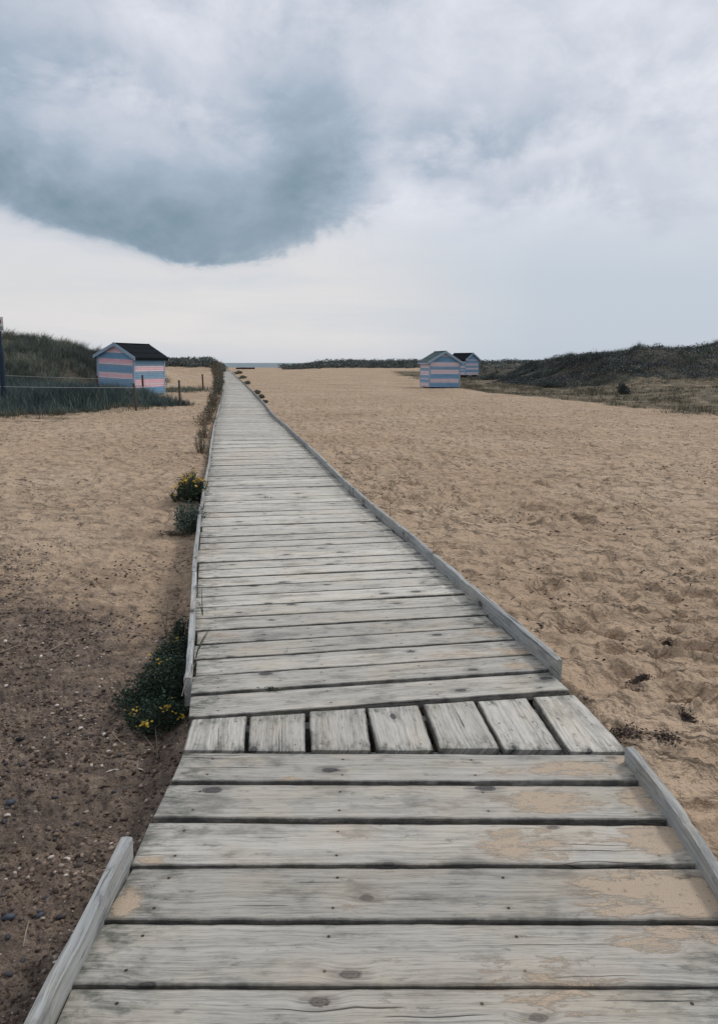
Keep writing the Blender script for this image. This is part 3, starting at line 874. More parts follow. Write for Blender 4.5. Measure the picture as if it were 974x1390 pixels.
def sign():
    d = 24.6
    x = at_dist(2.6, d); zg = float(macro(x, d))
    root = empty('sign_post', (x, d, zg)); root.rotation_euler = (0, 0, R(6))
    tag(root, 'dark blue post carrying a small white prohibition sign at the left edge', 'sign')
    top = 1.6 + (493 - 433) / 1000 * d - zg
    mb = MB(); mb.tube([(0, 0, -.4), (0, 0, 1.9), (0, 0, 2.2), (0, 0, top - .02)], [.095, .09, .06, .055], 16)
    mb.build('post', M_signpost, root)
    w, h = .36, .45; zc = top - h / 2
    mb = MB(); mb.box((0, -.105, zc), (w, .02, h)); p = mb.build('sign_panel', M_white, root)
    def ring(r0, r1, y, z, m, name):
        n = 28; V, F = [], []
        for k in range(n):
            a = 2*pi*k/n
            for rr, yy in ((r0, y), (r1, y), (r0, y + .006), (r1, y + .006)): V.append((rr*math.cos(a), yy, z + rr*math.sin(a)))
        for k in range(n):
            a, b = 4*k, 4*((k+1) % n)
            F += [(a, a+1, b+1, b), (a+2, b+2, b+3, a+3), (a+1, a+3, b+3, b+1), (a, b, b+2, a+2)]
        return make_mesh(name, V, F, m, p)
    zr = zc + .085
    ring(.085, .118, -.124, zr, M_red, 'red_ring')
    # dark pictogram inside the ring: low animal-like block on two legs
    mb = MB(); mb.box((0, -.121, zr + .005), (.085, .008, .035)); mb.box((.045, -.121, zr + .03), (.035, .008, .03)); mb.box((-.03, -.121, zr - .03), (.014, .008, .04)); mb.box((.03, -.121, zr - .03), (.014, .008, .04))
    mb.build('pictogram', M_black, p)
    mb = MB()
    mb.box((0, -.119, zc - .135), (.31, .004, .13)); mb.build('notice_field', M_grey, p)
sign()

# timber lying at the beach end
px0, px1 = at_dist(320, 172), at_dist(345.5, 172)
zt = float(macro((px0 + px1) / 2, 172))
root = empty('timber_beam', ((px0 + px1) / 2, 172, zt)); tag(root, 'long dark red-brown timber lying on the sand at the far end of the boardwalk', 'timber')
mb = MB(); hl = (px1 - px0) / 2
mb.tube([(-hl, 0, .2), (-hl * .3, 0, .24), (hl * .4, 0, .22), (hl, 0, .26)], [.17, .2, .18, .17], 8); mb.build('beam', M_timber, root)
for q in (-.8, -.2, .45, .9):
    mb = MB(); mb.box((hl * q, .1, .1), (.25, .6, .45)); mb.build('support', M_timber, root)

# ------------------------------------------------------------------ vegetation
def blades(P, L, w, lean, bend, az=None, seed=0, tint=None, width_var=.3):
    """one curved tapering blade per point: five vertices, three triangles"""
    g = np.random.default_rng(seed); n = len(P)
    az = g.random(n) * 2 * pi if az is None else az
    L = L * (.6 + .6 * g.random(n)) if np.ndim(L) == 0 else L
    ln = lean * g.random(n); bd = bend * (.4 + .9 * g.random(n))
    d = np.stack([np.cos(az), np.sin(az)], 1)
    wa = g.random(n) * pi; wd = np.stack([np.cos(wa), np.sin(wa), np.zeros(n)], 1) * (w * (1 - width_var + 2 * width_var * g.random(n)))[:, None] / 2
    def pt(t, a):
        return P + np.concatenate([d * (L * t * np.sin(a))[:, None], (L * t * np.cos(a))[:, None]], 1)
    m = pt(.55, ln); tip = m + np.concatenate([d * (L * .5 * np.sin(ln + bd))[:, None], (L * .5 * np.cos(ln + bd))[:, None]], 1)
    V = np.stack([P - wd, P + wd, m + wd * .8, m - wd * .8, tip], 1).reshape(-1, 3)
    b = np.arange(n)[:, None] * 5
    F = np.concatenate([b + [0, 1, 2], b + [0, 2, 3], b + [3, 2, 4]], 1).reshape(-1, 3)
    t = g.random(n) if tint is None else tint
    return V, F, np.repeat(t, 5)

def leaves(P, size, seed=0, tint=None, flat=.5):
    """small pointed leaf faces, randomly turned"""
    g = np.random.default_rng(seed); n = len(P)
    a = g.normal(size=(n, 3)); a[:, 2] *= (1 - flat); a /= np.linalg.norm(a, axis=1)[:, None]
    r = g.normal(size=(n, 3)); b = np.cross(a, r); b /= np.linalg.norm(b, axis=1)[:, None]
    s = (size * (.55 + .9 * g.random(n)))[:, None]
    V = np.stack([P - a * s, P - a * s * .05 + b * s * .36, P + a * s, P - a * s * .05 - b * s * .36], 1).reshape(-1, 3)
    F = (np.arange(n)[:, None] * 4 + np.array([0, 1, 2, 3])).reshape(-1, 4)
    t = g.random(n) if tint is None else tint
    return V, F, np.repeat(t, 4)

def scatter(n, x0, x1, y0, y1, dens, seed, ypow=1.0):
    g = np.random.default_rng(seed)
    x = g.uniform(x0, x1, n); y = y0 + (y1 - y0) * g.random(n) ** ypow
    k = g.random(n) < dens(x, y)
    return x[k], y[k]

MARRAM = [(0, (.032,.042,.042)), (.3, (.070,.086,.077)), (.55, (.135,.155,.125)), (.78, (.24,.25,.185)), (1, (.46,.43,.33))]
M_marram = mat_leaf('marram_blades', MARRAM)
M_marramb = mat_leaf('blue_marram', [(0, (.032,.050,.052)), (.45, (.085,.125,.118)), (.8, (.165,.215,.185)), (1, (.40,.40,.31))])
M_scrub = mat_leaf('dune_scrub_leaves', [(0, (.028,.034,.040)), (.4, (.066,.080,.082)), (.72, (.13,.148,.13)), (.9, (.20,.20,.17)), (1, (.34,.31,.25))])
M_turf = mat_leaf('thin_turf', [(0, (.05,.052,.038)), (.5, (.115,.105,.07)), (.8, (.20,.17,.115)), (1, (.34,.28,.19))])
M_bush = mat_leaf('far_bush_leaves', [(0, (.050,.062,.064)), (.5, (.125,.145,.135)), (.85, (.20,.22,.185)), (1, (.32,.32,.25))])

def clumped(x, y, seed, spread, per):
    g = np.random.default_rng(seed)
    X = np.repeat(x, per) + g.normal(size=len(x) * per) * spread
    Y = np.repeat(y, per) + g.normal(size=len(x) * per) * spread
    return X, Y

# left dune marram
x, y = scatter(5200, -34, -12.6, 30, 62, lambda x, y: vegmask(x, y) * ss(-.2, .3, fbm(x / 2.2, y / 2.2, 150, 3) + .45), 1)
cl = np.random.default_rng(2).random(len(x)); csz = .72 + .5 * np.random.default_rng(3).random(len(x)) + .55 * np.clip(vn(x / .9, y / .9, 151), -.4, 1)
X, Y = clumped(x, y, 4, .13, 24); c = np.repeat(cl, 24); L = np.repeat(csz, 24) * .62 * (.6 + .5 * np.random.default_rng(5).random(len(X)))
P = np.stack([X, Y, macro(X, Y) - .03], 1)
t = np.clip(.15 + .5 * (fbm(X / 2.5, Y / 2.5, 152, 3) * .6 + .4) + .35 * (np.random.default_rng(6).random(len(X)) - .35), 0, 1)
az = np.random.default_rng(7).normal(.5, 1.3, len(X))
V, F, T = blades(P, L, .018, .55, .6, az=az, seed=8, tint=t)
tag(make_mesh('marram_grass', V, F, M_marram, attrs={'tint': ('FLOAT', T)}), 'tall dark marram grass covering the dune behind the left hut', 'grass', kind='stuff')

# grass bank before the left hut
def bankd(x, y):
    foot = np.interp(x, [-30, -11.6, -9.4, -8.4, -7.0, -6.2], [21.6, 22.4, 24.0, 26.0, 27.2, 29.5])
    return vegmask(x, y) * (y < 36) * (.35 + .65 * ss(-.3, .25, fbm(x / 1.3, y / 1.3, 160, 3) + .25 + .2 * ss(-10, -14, x)*0))
x, y = scatter(6200, -19, -6.0, 20.8, 34.5, bankd, 21)
k = ~((x > -14.4) & (y > 33.9)); x, y = x[k], y[k]
foot = np.interp(x, [-30, -11.6, -9.4, -8.4, -7.0, -6.2], [21.6, 22.4, 24.0, 26.0, 27.2, 29.5])
grow = (.42 + .58 * ss(-.5, 2.6, y - foot)) * np.interp(x, [-19, -13, -9, -7.2, -6.0], [1, 1, .92, .62, .38])
X, Y = clumped(x, y, 22, .10, 20)
L = np.repeat(grow * (.75 + .45 * np.random.default_rng(23).random(len(x))), 20) * .78 * (.6 + .5 * np.random.default_rng(24).random(len(X)))
P = np.stack([X, Y, macro(X, Y) - .03], 1)
t = np.clip(.35 + .35 * fbm(X / 1.6, Y / 1.6, 161, 3) + .4 * (np.random.default_rng(25).random(len(X)) - .45), 0, 1)
V, F, T = blades(P, L, .013, .38, .55, seed=26, tint=t)
tag(make_mesh('marram_grass', V, F, M_marramb, attrs={'tint': ('FLOAT', T)}), 'blue-green marram grass bank with wire fence in front of the left hut', 'grass', kind='stuff')

x, y = scatter(1500, -19, -6.8, 22.5, 33.5, lambda x, y: vegmask(x, y) * (y < 34), 27)
P = np.stack([x, y, macro(x, y) - .03], 1)
V, F, T = blades(P, .45 + 0 * x + .4 * np.random.default_rng(28).random(len(x)), .009, .35, .45, seed=29, tint=.72 + .28 * np.random.default_rng(30).random(len(x)))
tag(make_mesh('grass_stalks', V, F, M_marramb, attrs={'tint': ('FLOAT', T)}), 'pale bent stalks rising out of the grass bank before the left hut', 'grass', kind='stuff')

# sparse straw-coloured shoots along the foot of the left bank
x, y = scatter(2600, -19, -6.6, 20.2, 26, lambda x, y: .9 * ss(-2.2, -.2, y - np.interp(x, [-30,-11.6,-9.4,-8.4,-7.0], [21.6,22.4,24.0,26.0,27.2])) * (1 - vegmask(x, y)), 31)
X, Y = clumped(x, y, 32, .07, 6)
P = np.stack([X, Y, macro(X, Y) - .02], 1)
V, F, T = blades(P, .26, .011, .5, .5, seed=33)
tag(make_mesh('grass_shoots', V, F, M_turf, attrs={'tint': ('FLOAT', T)}), 'sparse straw-green shoots at the sandy foot of the left grass bank', 'grass', kind='stuff')

# low grass by the hut and between hut and boardwalk
x, y = scatter(1500, -15, -7.5, 38, 52, lambda x, y: np.exp(-(((x + 11.0) / 1.9) ** 2 + ((y - 44.5) / 4) ** 2)), 34)
X, Y = clumped(x, y, 35, .14, 10)
P = np.stack([X, Y, macro(X, Y) - .02], 1)
V, F, T = blades(P, .22, .018, .6, .5, seed=36)
tag(make_mesh('low_grass', V, F, M_marram, attrs={'tint': ('FLOAT', T)}), 'low green grass patch on the sand just right of the left hut', 'grass', kind='stuff')

# right dune: scrub mass and marram on its crest
x, y = scatter(15000, 9.5, 42, 40, 72, lambda x, y: vegmask(x, y) * ss(-.55, -.1, fbm(x / 1.5, y / 1.5, 170, 3)), 41)
hh = .12 + .30 * ss(-.4, .6, fbm(x / 1.0, y / 1.0, 171, 3))
per = 16; g = np.random.default_rng(42)
X = np.repeat(x, per) + g.normal(size=len(x) * per) * .17; Y = np.repeat(y, per) + g.normal(size=len(x) * per) * .17
Z = macro(X, Y) + np.repeat(hh, per) * g.random(len(X)) ** .7
t = np.clip(.42 + .38 * fbm(X / 2.2, Y / 2.2, 172, 3) + .42 * (g.random(len(X)) - .5), 0, 1)
V, F, T = leaves(np.stack([X, Y, Z], 1), .055, 43, t, flat=.2)
tag(make_mesh('dune_scrub', V, F, M_scrub, attrs={'tint': ('FLOAT', T)}), 'dark low scrub covering the face of the right dune', 'scrub', kind='stuff')

x, y = scatter(12000, 11, 42, 43, 66, lambda x, y: vegmask(x, y) * (.22 + .78 * ss(49, 54.5, y + .25 * (x - 20))) * ss(-.25, .3, fbm(x / 1.8, y / 1.8, 175, 3) + .1), 44)
hs = .45 + .85 * ss(-.1, .8, vn(x / .8, y / .8, 176)); X, Y = clumped(x, y, 45, .12, 16)
L = np.repeat(hs, 16) * .62 * (.6 + .5 * np.random.default_rng(46).random(len(X)))
P = np.stack([X, Y, macro(X, Y) - .02], 1)
t = np.clip(.26 + .3 * fbm(X / 2, Y / 2, 177, 3) + .35 * (np.random.default_rng(47).random(len(X)) - .4), 0, 1)
V, F, T = blades(P, L, .017, .5, .6, seed=48, tint=t)
tag(make_mesh('marram_grass', V, F, M_marram, attrs={'tint': ('FLOAT', T)}), 'tufted marram grass along the crest of the right dune', 'grass', kind='stuff')

# thin turf and low weeds before the right dune
x, y = scatter(26000, 4, 34, 21, 60, lambda x, y: ss(.15, .6, olivemask(x, y)) * (1 - .8 * vegmask(x, y)) * ss(-.25, .5, fbm(x / .9, y / .9, 180, 3) + .1) * .8, 51)
X, Y = clumped(x, y, 52, .09, 6)
P = np.stack([X, Y, macro(X, Y) - .015], 1)
t = np.clip(.45 + .35 * fbm(X / 1.6, Y / 1.6, 181, 3) + .4 * (np.random.default_rng(53).random(len(X)) - .5), 0, 1)
V, F, T = blades(P, .15 + 0 * X + .1 * ss(0, .6, vn(X / 1.1, Y / 1.1, 182)), .014, .8, .6, seed=54, tint=t)
tag(make_mesh('dune_turf', V, F, M_turf, attrs={'tint': ('FLOAT', T)}), 'thin olive grass fringe on sand before the right dune', 'grass', kind='stuff')
x, y = scatter(26000, 3, 60, 60, 165, lambda x, y: olivemask(x, y) * .6 * ss(-.2, .4, fbm(x / 4, y / 4, 183, 3)), 55)
X, Y = clumped(x, y, 56, .3, 4)
P = np.stack([X, Y, macro(X, Y) - .015], 1)
V, F, T = blades(P, .22, .045, .8, .6, seed=57)
tag(make_mesh('dune_turf', V, F, M_turf, attrs={'tint': ('FLOAT', T)}), 'brownish grass behind the two right huts', 'grass', kind='stuff')

# far bushes on the ridges
def far_bushes(n, x0, x1, y0, y1, dens, seed, h0, h1, label, size=.22):
    x, y = scatter(n, x0, x1, y0, y1, dens, seed)
    g = np.random.default_rng(seed + 1)
    r = h0 + (h1 - h0) * g.random(len(x)) ** 2.2; per = 60
    X = np.repeat(x, per); Y = np.repeat(y, per); Rr = np.repeat(r, per)
    d = g.normal(size=(len(X), 3)); d /= np.linalg.norm(d, axis=1)[:, None]; d *= (g.random(len(X)) ** .4)[:, None]
    Pt = np.stack([X + d[:, 0] * Rr * 1.5, Y + d[:, 1] * Rr * 1.5, macro(X, Y) + Rr * .35 + d[:, 2] * Rr], 1)
    t = np.clip(.45 + .25 * np.repeat(g.random(len(x)) - .5, per) + .45 * (g.random(len(X)) - .5) + .0 * d[:, 2], 0, 1)
    V, F, T = leaves(Pt, size, seed + 2, t, flat=.2)
    return tag(make_mesh('dune_bushes', V, F, M_bush, attrs={'tint': ('FLOAT', T)}), label, 'bushes', kind='stuff')
far_bushes(2600, -22, 80, 171, 208, lambda x, y: vegmask(x, y), 61, .25, .95, 'far line of dark dune bushes behind the right huts')
far_bushes(2600, -48, -19, 128, 165, lambda x, y: vegmask(x, y), 65, .3, 1.0, 'far dark dune bushes between the left hut and the boardwalk')
far_bushes(700, 9, 42, 75, 112, lambda x, y: .9 * ss(-.1, .4, fbm(x / 4, y / 4, 66, 3)) * ss(.12, .2, x / y), 67, .2, .55, 'scattered grey-green scrub left of the right dune', .12)

# ---- bushes with a shape of their own
M_rag = mat_leaf('ragwort_leaves', [(0, (.010,.020,.016)), (.45, (.020,.042,.030)), (.8, (.045,.078,.045)), (1, (.11,.13,.06))], .5)
M_seed = mat_leaf('grey_green_leaves', [(0, (.024,.038,.034)), (.5, (.062,.090,.076)), (.85, (.14,.175,.14)), (1, (.20,.22,.16))], .5)
M_brown = mat_leaf('dry_weed_leaves', [(0, (.05,.042,.034)), (.5, (.12,.10,.072)), (.85, (.22,.185,.125)), (1, (.36,.31,.22))])
M_weedg = mat_leaf('weed_leaves', [(0, (.035,.042,.034)), (.5, (.085,.095,.068)), (.85, (.17,.175,.115)), (1, (.32,.29,.20))])
M_yel = mat_simple('yellow_petals', (.62,.42,.055), .6, .35, 90, .2)
M_stem = mat_simple('green_stem', (.07,.08,.045), .7, .4, 40, .2)
FLOWER = None
def flower_mesh():
    global FLOWER
    if FLOWER: return FLOWER
    mb = MB(); n = 9
    for k in range(n):
        a = 2*pi*k/n; c, s_ = math.cos(a), math.sin(a)
        mb.add([(0, 0, .001), (c*.006 - s_*.002, s_*.006 + c*.002, .0028), (c*.0105, s_*.0105, .0005), (c*.006 + s_*.002, s_*.006 - c*.002, .0028)], [(0, 3, 2, 1)])
    mb.tube([(0, 0, -.004), (0, 0, .002), (0, 0, .0045)], [.002, .0042, .002], 7)
    o = mb.build('flower_head', M_yel, None); FLOWER = o.data
    COL.objects.unlink(o); bpy.data.objects.remove(o)
    return FLOWER

def bushy(name, label, cat, lobes, nleaf, lsize, mat, seed, nstem=30, flowers=0, fscale=1.0, stem_mat=None, group=None, blade_n=0, fzone=None, leafy=.35):
    """lobes: list of (x, y, rx, ry, h): ground spots with radii and height"""
    g = np.random.default_rng(seed)
    cx = np.mean([l[0] for l in lobes]); cy = np.mean([l[1] for l in lobes]); cz = float(gz(cx, cy)[0])
    root = empty(name, (cx, cy, cz)); tag(root, label, cat, group)
    wts = np.array([l[2] * l[3] * l[4] for l in lobes]); wts /= wts.sum()
    mb = MB(); Ps, Ts = [], []
    tips = []
    for li, (lx, ly, rx, ry, h) in enumerate(lobes):
        ns = max(5, int(nstem * wts[li])); nl = int(nleaf * wts[li])
        z0 = float(gz(lx, ly)[0])
        ends = []
        for k in range(ns):
            a = g.random() * 2 * pi; q = math.sqrt(g.random())
            ex, ey = lx + rx * q * math.cos(a), ly + ry * q * math.sin(a)
            ez = z0 + h * math.sqrt(max(.02, 1 - (q * .92) ** 2)) * g.uniform(.65, 1.12)
            b = np.array([lx + (ex - lx) * .3, ly + (ey - ly) * .3, z0 - .02])
            e = np.array([ex, ey, ez]); m = (b + e) / 2 + np.array([(ex - lx) * .2, (ey - ly) * .2, .03 * h])
            ends.append((b, m, e))
            mb.tube([b - [cx, cy, cz], m - [cx, cy, cz], e - [cx, cy, cz]], [.0035 * fscale, .0026 * fscale, .001 * fscale], 4, cap=False)
            tips.append(e)
        k = g.integers(0, ns, nl); t = 1 - (1 - leafy * .2) * g.random(nl) ** 1.5 * .85
        B = np.array([ends[i][0] for i in k]); Mx = np.array([ends[i][1] for i in k]); E = np.array([ends[i][2] for i in k])
        t = t[:, None]
        P = B * (1-t) ** 2 + 2 * Mx * t * (1-t) + E * t ** 2 + g.normal(size=(nl, 3)) * np.array([rx, ry, h * .6]) * .13
        P[:, 2] = np.maximum(P[:, 2], z0 + .004)
        Ps.append(P); Ts.append(np.clip(.15 + .35 * g.random(nl) + .3 * g.random(nl) + .25 * (g.random(ns)[k] - .4), 0, 1))
    P = np.concatenate(Ps) - [cx, cy, cz]
    V, F, T = leaves(P, lsize, seed + 3, np.concatenate(Ts), .25)
    make_mesh('foliage', V, F, mat, root, attrs={'tint': ('FLOAT', T)})
    mb.build('stems', stem_mat or M_stem, root)
    fm = flower_mesh() if flowers else None
    for k in range(flowers):
        if fzone is not None:
            fx, fy, fr = fzone[k % len(fzone)]
            cand = sorted(tips, key=lambda e: math.hypot(e[0] - fx, e[1] - fy) + g.random() * fr)[0]
        else: cand = tips[g.integers(0, len(tips))]
        e = cand + g.normal(size=3) * np.array([.016, .016, .006]) * fscale + np.array([0, 0, .014 * fscale])
        o = bpy.data.objects.new('flower_head', fm); o.location = e - [cx, cy, cz]; sc = g.uniform(.75, 1.25) * fscale
        o.scale = (sc,) * 3; o.rotation_euler = (g.uniform(-.5, .5), g.uniform(-.5, .5), g.random() * 6)
        link(o, root)
    return root

def g2(px, py, z=-.2): 
    p = at(px, py, z); return p[0], p[1]
# big ragwort beside the left edge
a1 = g2(210, 995, -.22); a2 = g2(226, 950, -.22); a3 = g2(236, 905, -.2); a4 = g2(190, 965, -.22); a5 = g2(240, 880, -.2)
fz = [(*g2(200, 965, -.02), .06), (*g2(196, 970, -.02), .05), (*g2(225, 935, 0), .1), (*g2(244, 950, 0), .05), (*g2(215, 890, 0), .15), (*g2(240, 850, 0), .1), (*g2(175, 960, -.1), .08)]
bushy('ragwort_bush', 'dark green bush with small yellow flowers against the left kerb, largest and nearest', 'bush',
      [(a1[0], a1[1] + .05, .16, .13, .17), (a2[0], a2[1], .17, .2, .24), (a3[0], a3[1] + .05, .12, .22, .21), (a4[0] - .02, a4[1] + .02, .11, .12, .13), (a5[0], a5[1] + .12, .08, .16, .17), (a4[0] - .06, a4[1] + .12, .10, .10, .07), (a3[0] - .10, a3[1] + .1, .10, .12, .09), (a1[0] - .12, a1[1] + .02, .07, .08, .06)],
      15000, .0085, M_rag, 501, nstem=240, flowers=84, fscale=.85, fzone=fz)
b1 = g2(262, 684, -.1)
bushy('ragwort_bush', 'bushy plant covered in yellow flowers beside the left kerb, farther from the camera', 'bush',
      [(b1[0] - .03, b1[1] + .1, .16, .25, .36), (b1[0] - .12, b1[1] + .3, .13, .25, .30), (b1[0] - .2, b1[1] + .05, .10, .14, .14)], 4600, .013, M_rag, 511, nstem=120, flowers=98, fscale=1.9)
b2 = g2(254, 722, -.12)
bushy('leafy_plant', 'low grey-green leafy plant by the left kerb, just before the yellow-flowered one', 'plant',
      [(b2[0] + .02, b2[1] + .1, .17, .22, .29), (b2[0] - .07, b2[1] + .3, .13, .22, .28)], 2600, .014, M_seed, 521, nstem=70)
# reddish runners at its foot
bushy('dry_weed', 'small red-brown dry sprig lying on sand below the grey-green plant', 'weed',
      [(b2[0] - .16, b2[1] - .02, .16, .09, .05)], 240, .012, M_brown, 525, nstem=22, stem_mat=M_drystem)

# weeds along the left edge: brown and green, one after the other
g = np.random.default_rng(77)
wl = [(284,594,.22,.30,'b'),(281,578,.45,.36,'b'),(287,572,.3,.45,'b'),(284,615,.18,.35,'g'),(287,560,.3,.5,'g'),(291,552,.35,.55,'b'),(294,545,.4,.55,'g'),(298,536,.35,.6,'g'),
      (297,528,.5,.7,'g'),(300,523,.5,.7,'g'),(296,517,.6,1.0,'b'),(298,512,.6,1.1,'g'),(294,509,.7,1.2,'b'),(298,507,.7,1.3,'g'),(296,505,.9,1.6,'b'),(299,504,.8,1.6,'g')]
for k, (px, py, rx, h, kind) in enumerate(wl):
    p = at(px, py, -.05); x = min(p[0], float(xl(p[1])) - .12 - rx * .45)
    dist = p[1]; sz = .013 * max(1, dist / 13)
    mt = M_brown if kind == 'b' else M_weedg
    bushy('dry_weed' if kind == 'b' else 'green_weed', 'brown straggly weed among those lining the left edge of the boardwalk' if kind == 'b' else 'dull green weed among those lining the left edge of the boardwalk',
          'weed', [(x, p[1], rx * .7, rx * 1.6 * max(1, dist / 30), h)], 620, sz, mt, 600 + k * 5, nstem=44, fscale=max(1, dist / 14), stem_mat=M_drystem, group='weeds along the left boardwalk edge' )
# weeds on the right edge
wr = [(350,541,.22,.18,'g'),(346,535,.26,.22,'g'),(355,547,.18,.14,'b'),(335,521,.36,.26,'g'),(329,514,.45,.3,'g'),(324,508,.5,.4,'g')]
for k, (px, py, rx, h, kind) in enumerate(wr):
    p = at(px, py, -.05); x = max(p[0], float(xr(p[1])) + .1 + rx * .45); dist = p[1]; sz = .012 * max(1, dist / 13)
    bushy('dry_weed' if kind == 'b' else 'green_weed', 'brown straggly weed among those lining the right edge of the boardwalk' if kind == 'b' else 'dull green weed among those lining the right edge of the boardwalk',
          'weed', [(x, p[1], rx * .7, rx * 1.5 * max(1, dist / 30), h)], 600, sz, M_brown if kind == 'b' else M_weedg, 800 + k * 5, nstem=26, fscale=max(1, dist / 14), stem_mat=M_drystem, group='weeds along the right boardwalk edge')
# a dark shrub at the foot of the right dune and the one by the huts
for k, (px, py, rx, h, lab) in enumerate([(844,534,.36,.55,'small dark round shrub on the turf before the right dune'), (668,517,.7,.6,'dark low shrub just right of the two right huts'), (745,526,.9,.55,'dark shrub where the right dune begins')]):
    p = at(px, py, 0.05)
    bushy('dune_shrub', lab, 'shrub', [(p[0], p[1], rx, rx, h), (p[0] + rx * .7, p[1] + .3, rx * .7, rx * .7, h * .7)], 2600, .045, M_scrub, 900 + k * 7, nstem=40, fscale=3)

# ---- single blades and stalks
def tuft(name, label, base, items, mat, w=.0035, group=None):
    """items: (dx, dy, height) tip offsets of thin curved blades"""
    root = empty(name, base); tag(root, label, 'grass tuft' if 'stalk' not in name else 'stalk', group)
    mb = MB()
    for (dx, dy, h) in items:
        pts = [(dx * t ** 1.6, dy * t ** 1.6, h * t) for t in (0, .3, .6, .85, 1)]
        mb.tube(pts, [w, w * .9, w * .7, w * .45, w * .15], 5)
    mb.build('blades', mat, root); return root
M_blade = mat_simple('dark_blade', (.045,.06,.04), .6, .4, 30, .2)
M_blade2 = mat_simple('pale_blade', (.10,.11,.075), .6, .4, 30, .2)
tuft('grass_tuft', 'long thin green blades leaning over the kerb beside the big yellow-flowered bush', tuple(at(266, 893, .0)), [(.06,.10,.14),(.075,.06,.15),(.03,.05,.09),(.05,.12,.10)], M_blade2)
tuft('grass_tuft', 'thin dark blade standing on the deck beside the left kerb', tuple(at(275, 835, .002)), [(-.005,.02,.17),(-.03,.0,.10)], M_blade)
tuft('grass_tuft', 'short grass blades sprouting from a gap between deck boards', tuple(at(388, 890, -.02)), [(-.01,0,.035),(.012,.01,.05),(.02,.0,.02)], M_blade, .0018)
for (px, py, lab) in [(529, 697, 'thin reddish stalk standing in sand right of the kerb'), (588, 750, 'short dry stalk beside the right kerb')]:
    p = at(px, py, -.06)
    tuft('dry_stalk', lab, (p[0], p[1], float(gz(p[0], p[1])[0])), [(0,.01,.20 if px < 540 else .1),(.07,.0,.07)], M_drystem, .003)
tuft('dry_stalk', 'pale bent stalk arching from the bush over the left kerb end', tuple(at(247, 945, -.02)), [(.05,.16,.13)], M_twig, .0028)
p = at(225, 850, -.15)
tuft('dry_stalk', 'thin upright stalks rising behind the big yellow-flowered bush', (p[0], p[1], float(gz(p[0], p[1])[0])), [(.02,.02,.27),(-.04,.0,.22),(.07,0,.16)], M_drystem, .003)
p = at(214, 1022, -.2)
tuft('dry_stalk', 'pale dry stalks at the foot of the big yellow-flowered bush', (p[0], p[1], float(gz(p[0], p[1])[0])), [(-.02,.05,.13),(-.07,.03,.10)], M_twig, .0025)
# sprig of weed lying on the deck
for (px, py, rx, lab) in [(369, 937, .022, 'small green sprig growing from a gap between deck boards'), (472, 629.5, .05, 'dark scrap of weed lying on the deck boards'), (361, 676, .05, 'thin dark scrap lying across the deck, farther than the sprig')]:
    p = at(px, py, 0)
    root = empty('weed_scrap', (p[0], p[1], .002)); tag(root, lab, 'weed')
    gg = np.random.default_rng(int(px)); n = 60
    Pp = np.stack([gg.normal(0, rx, n), gg.normal(0, rx * .25, n), gg.random(n) * .012 + .003], 1)
    V, F, T = leaves(Pp, .008 if px < 370 else .012, int(px), None, .4)
    make_mesh('leaves', V, F, M_rag, root, attrs={'tint': ('FLOAT', T)})

# ------------------------------------------------------------------ stones, grit, twigs, weed scraps
def stone_template(seed):
    g = np.random.default_rng(seed)
    import bmesh
    bm = bmesh.new(); bmesh.ops.create_icosphere(bm, subdivisions=1, radius=1)
    V = np.array([v.co[:] for v in bm.verts]); F = np.array([[v.index for v in f.verts] for f in bm.faces]); bm.free()
    V = V * (1 + .22 * g.normal(size=(len(V), 1))) * np.array([1, .75, .55])
    return V, F
TPL = [stone_template(i) for i in range(8)]
def stones(name, x, y, size, tint, mat, label, cat, seed, sink=.35):
    g = np.random.default_rng(seed); n = len(x)
    z = gz(x, y); Vs, Fs, Ts, b = [], [], [], 0
    typ = g.integers(0, 8, n); a = g.random(n) * 2 * pi
    for t in range(8):
        k = np.where(typ == t)[0]
        if not len(k): continue
        V0, F0 = TPL[t]
        c, s_ = np.cos(a[k]), np.sin(a[k])
        X = V0[None, :, 0] * c[:, None] - V0[None, :, 1] * s_[:, None]; Yv = V0[None, :, 0] * s_[:, None] + V0[None, :, 1] * c[:, None]
        sz = size[k][:, None]
        V = np.stack([x[k][:, None] + X * sz, y[k][:, None] + Yv * sz, z[k][:, None] + (V0[None, :, 2] + .55 * (1 - 2 * sink)) * sz], -1)
        Vs.append(V.reshape(-1, 3)); Fs.append((F0[None] + (np.arange(len(k)) * len(V0))[:, None, None]).reshape(-1, 3) + b)
        Ts.append(np.repeat(tint[k], len(V0))); b += len(k) * len(V0)
    return tag(make_mesh(name, np.concatenate(Vs), np.concatenate(Fs), mat, smooth=True, attrs={'tint': ('FLOAT', np.concatenate(Ts))}), label, cat, kind='stuff')

M_pebble = mat_leaf('pebbles', [(0, (.035,.038,.048)), (.25, (.10,.085,.08)), (.5, (.17,.125,.10)), (.74, (.27,.21,.17)), (.90, (.40,.33,.27)), (1, (.64,.58,.52))], .6)
M_clod = mat_leaf('soil_crumbs', [(0, (.045,.032,.028)), (.5, (.10,.070,.054)), (.85, (.17,.12,.088)), (1, (.24,.18,.13))], .9)
M_grit = mat_leaf('dark_grit', [(0, (.03,.022,.02)), (.6, (.07,.05,.042)), (.9, (.13,.10,.085)), (1, (.5,.45,.4))], .8)

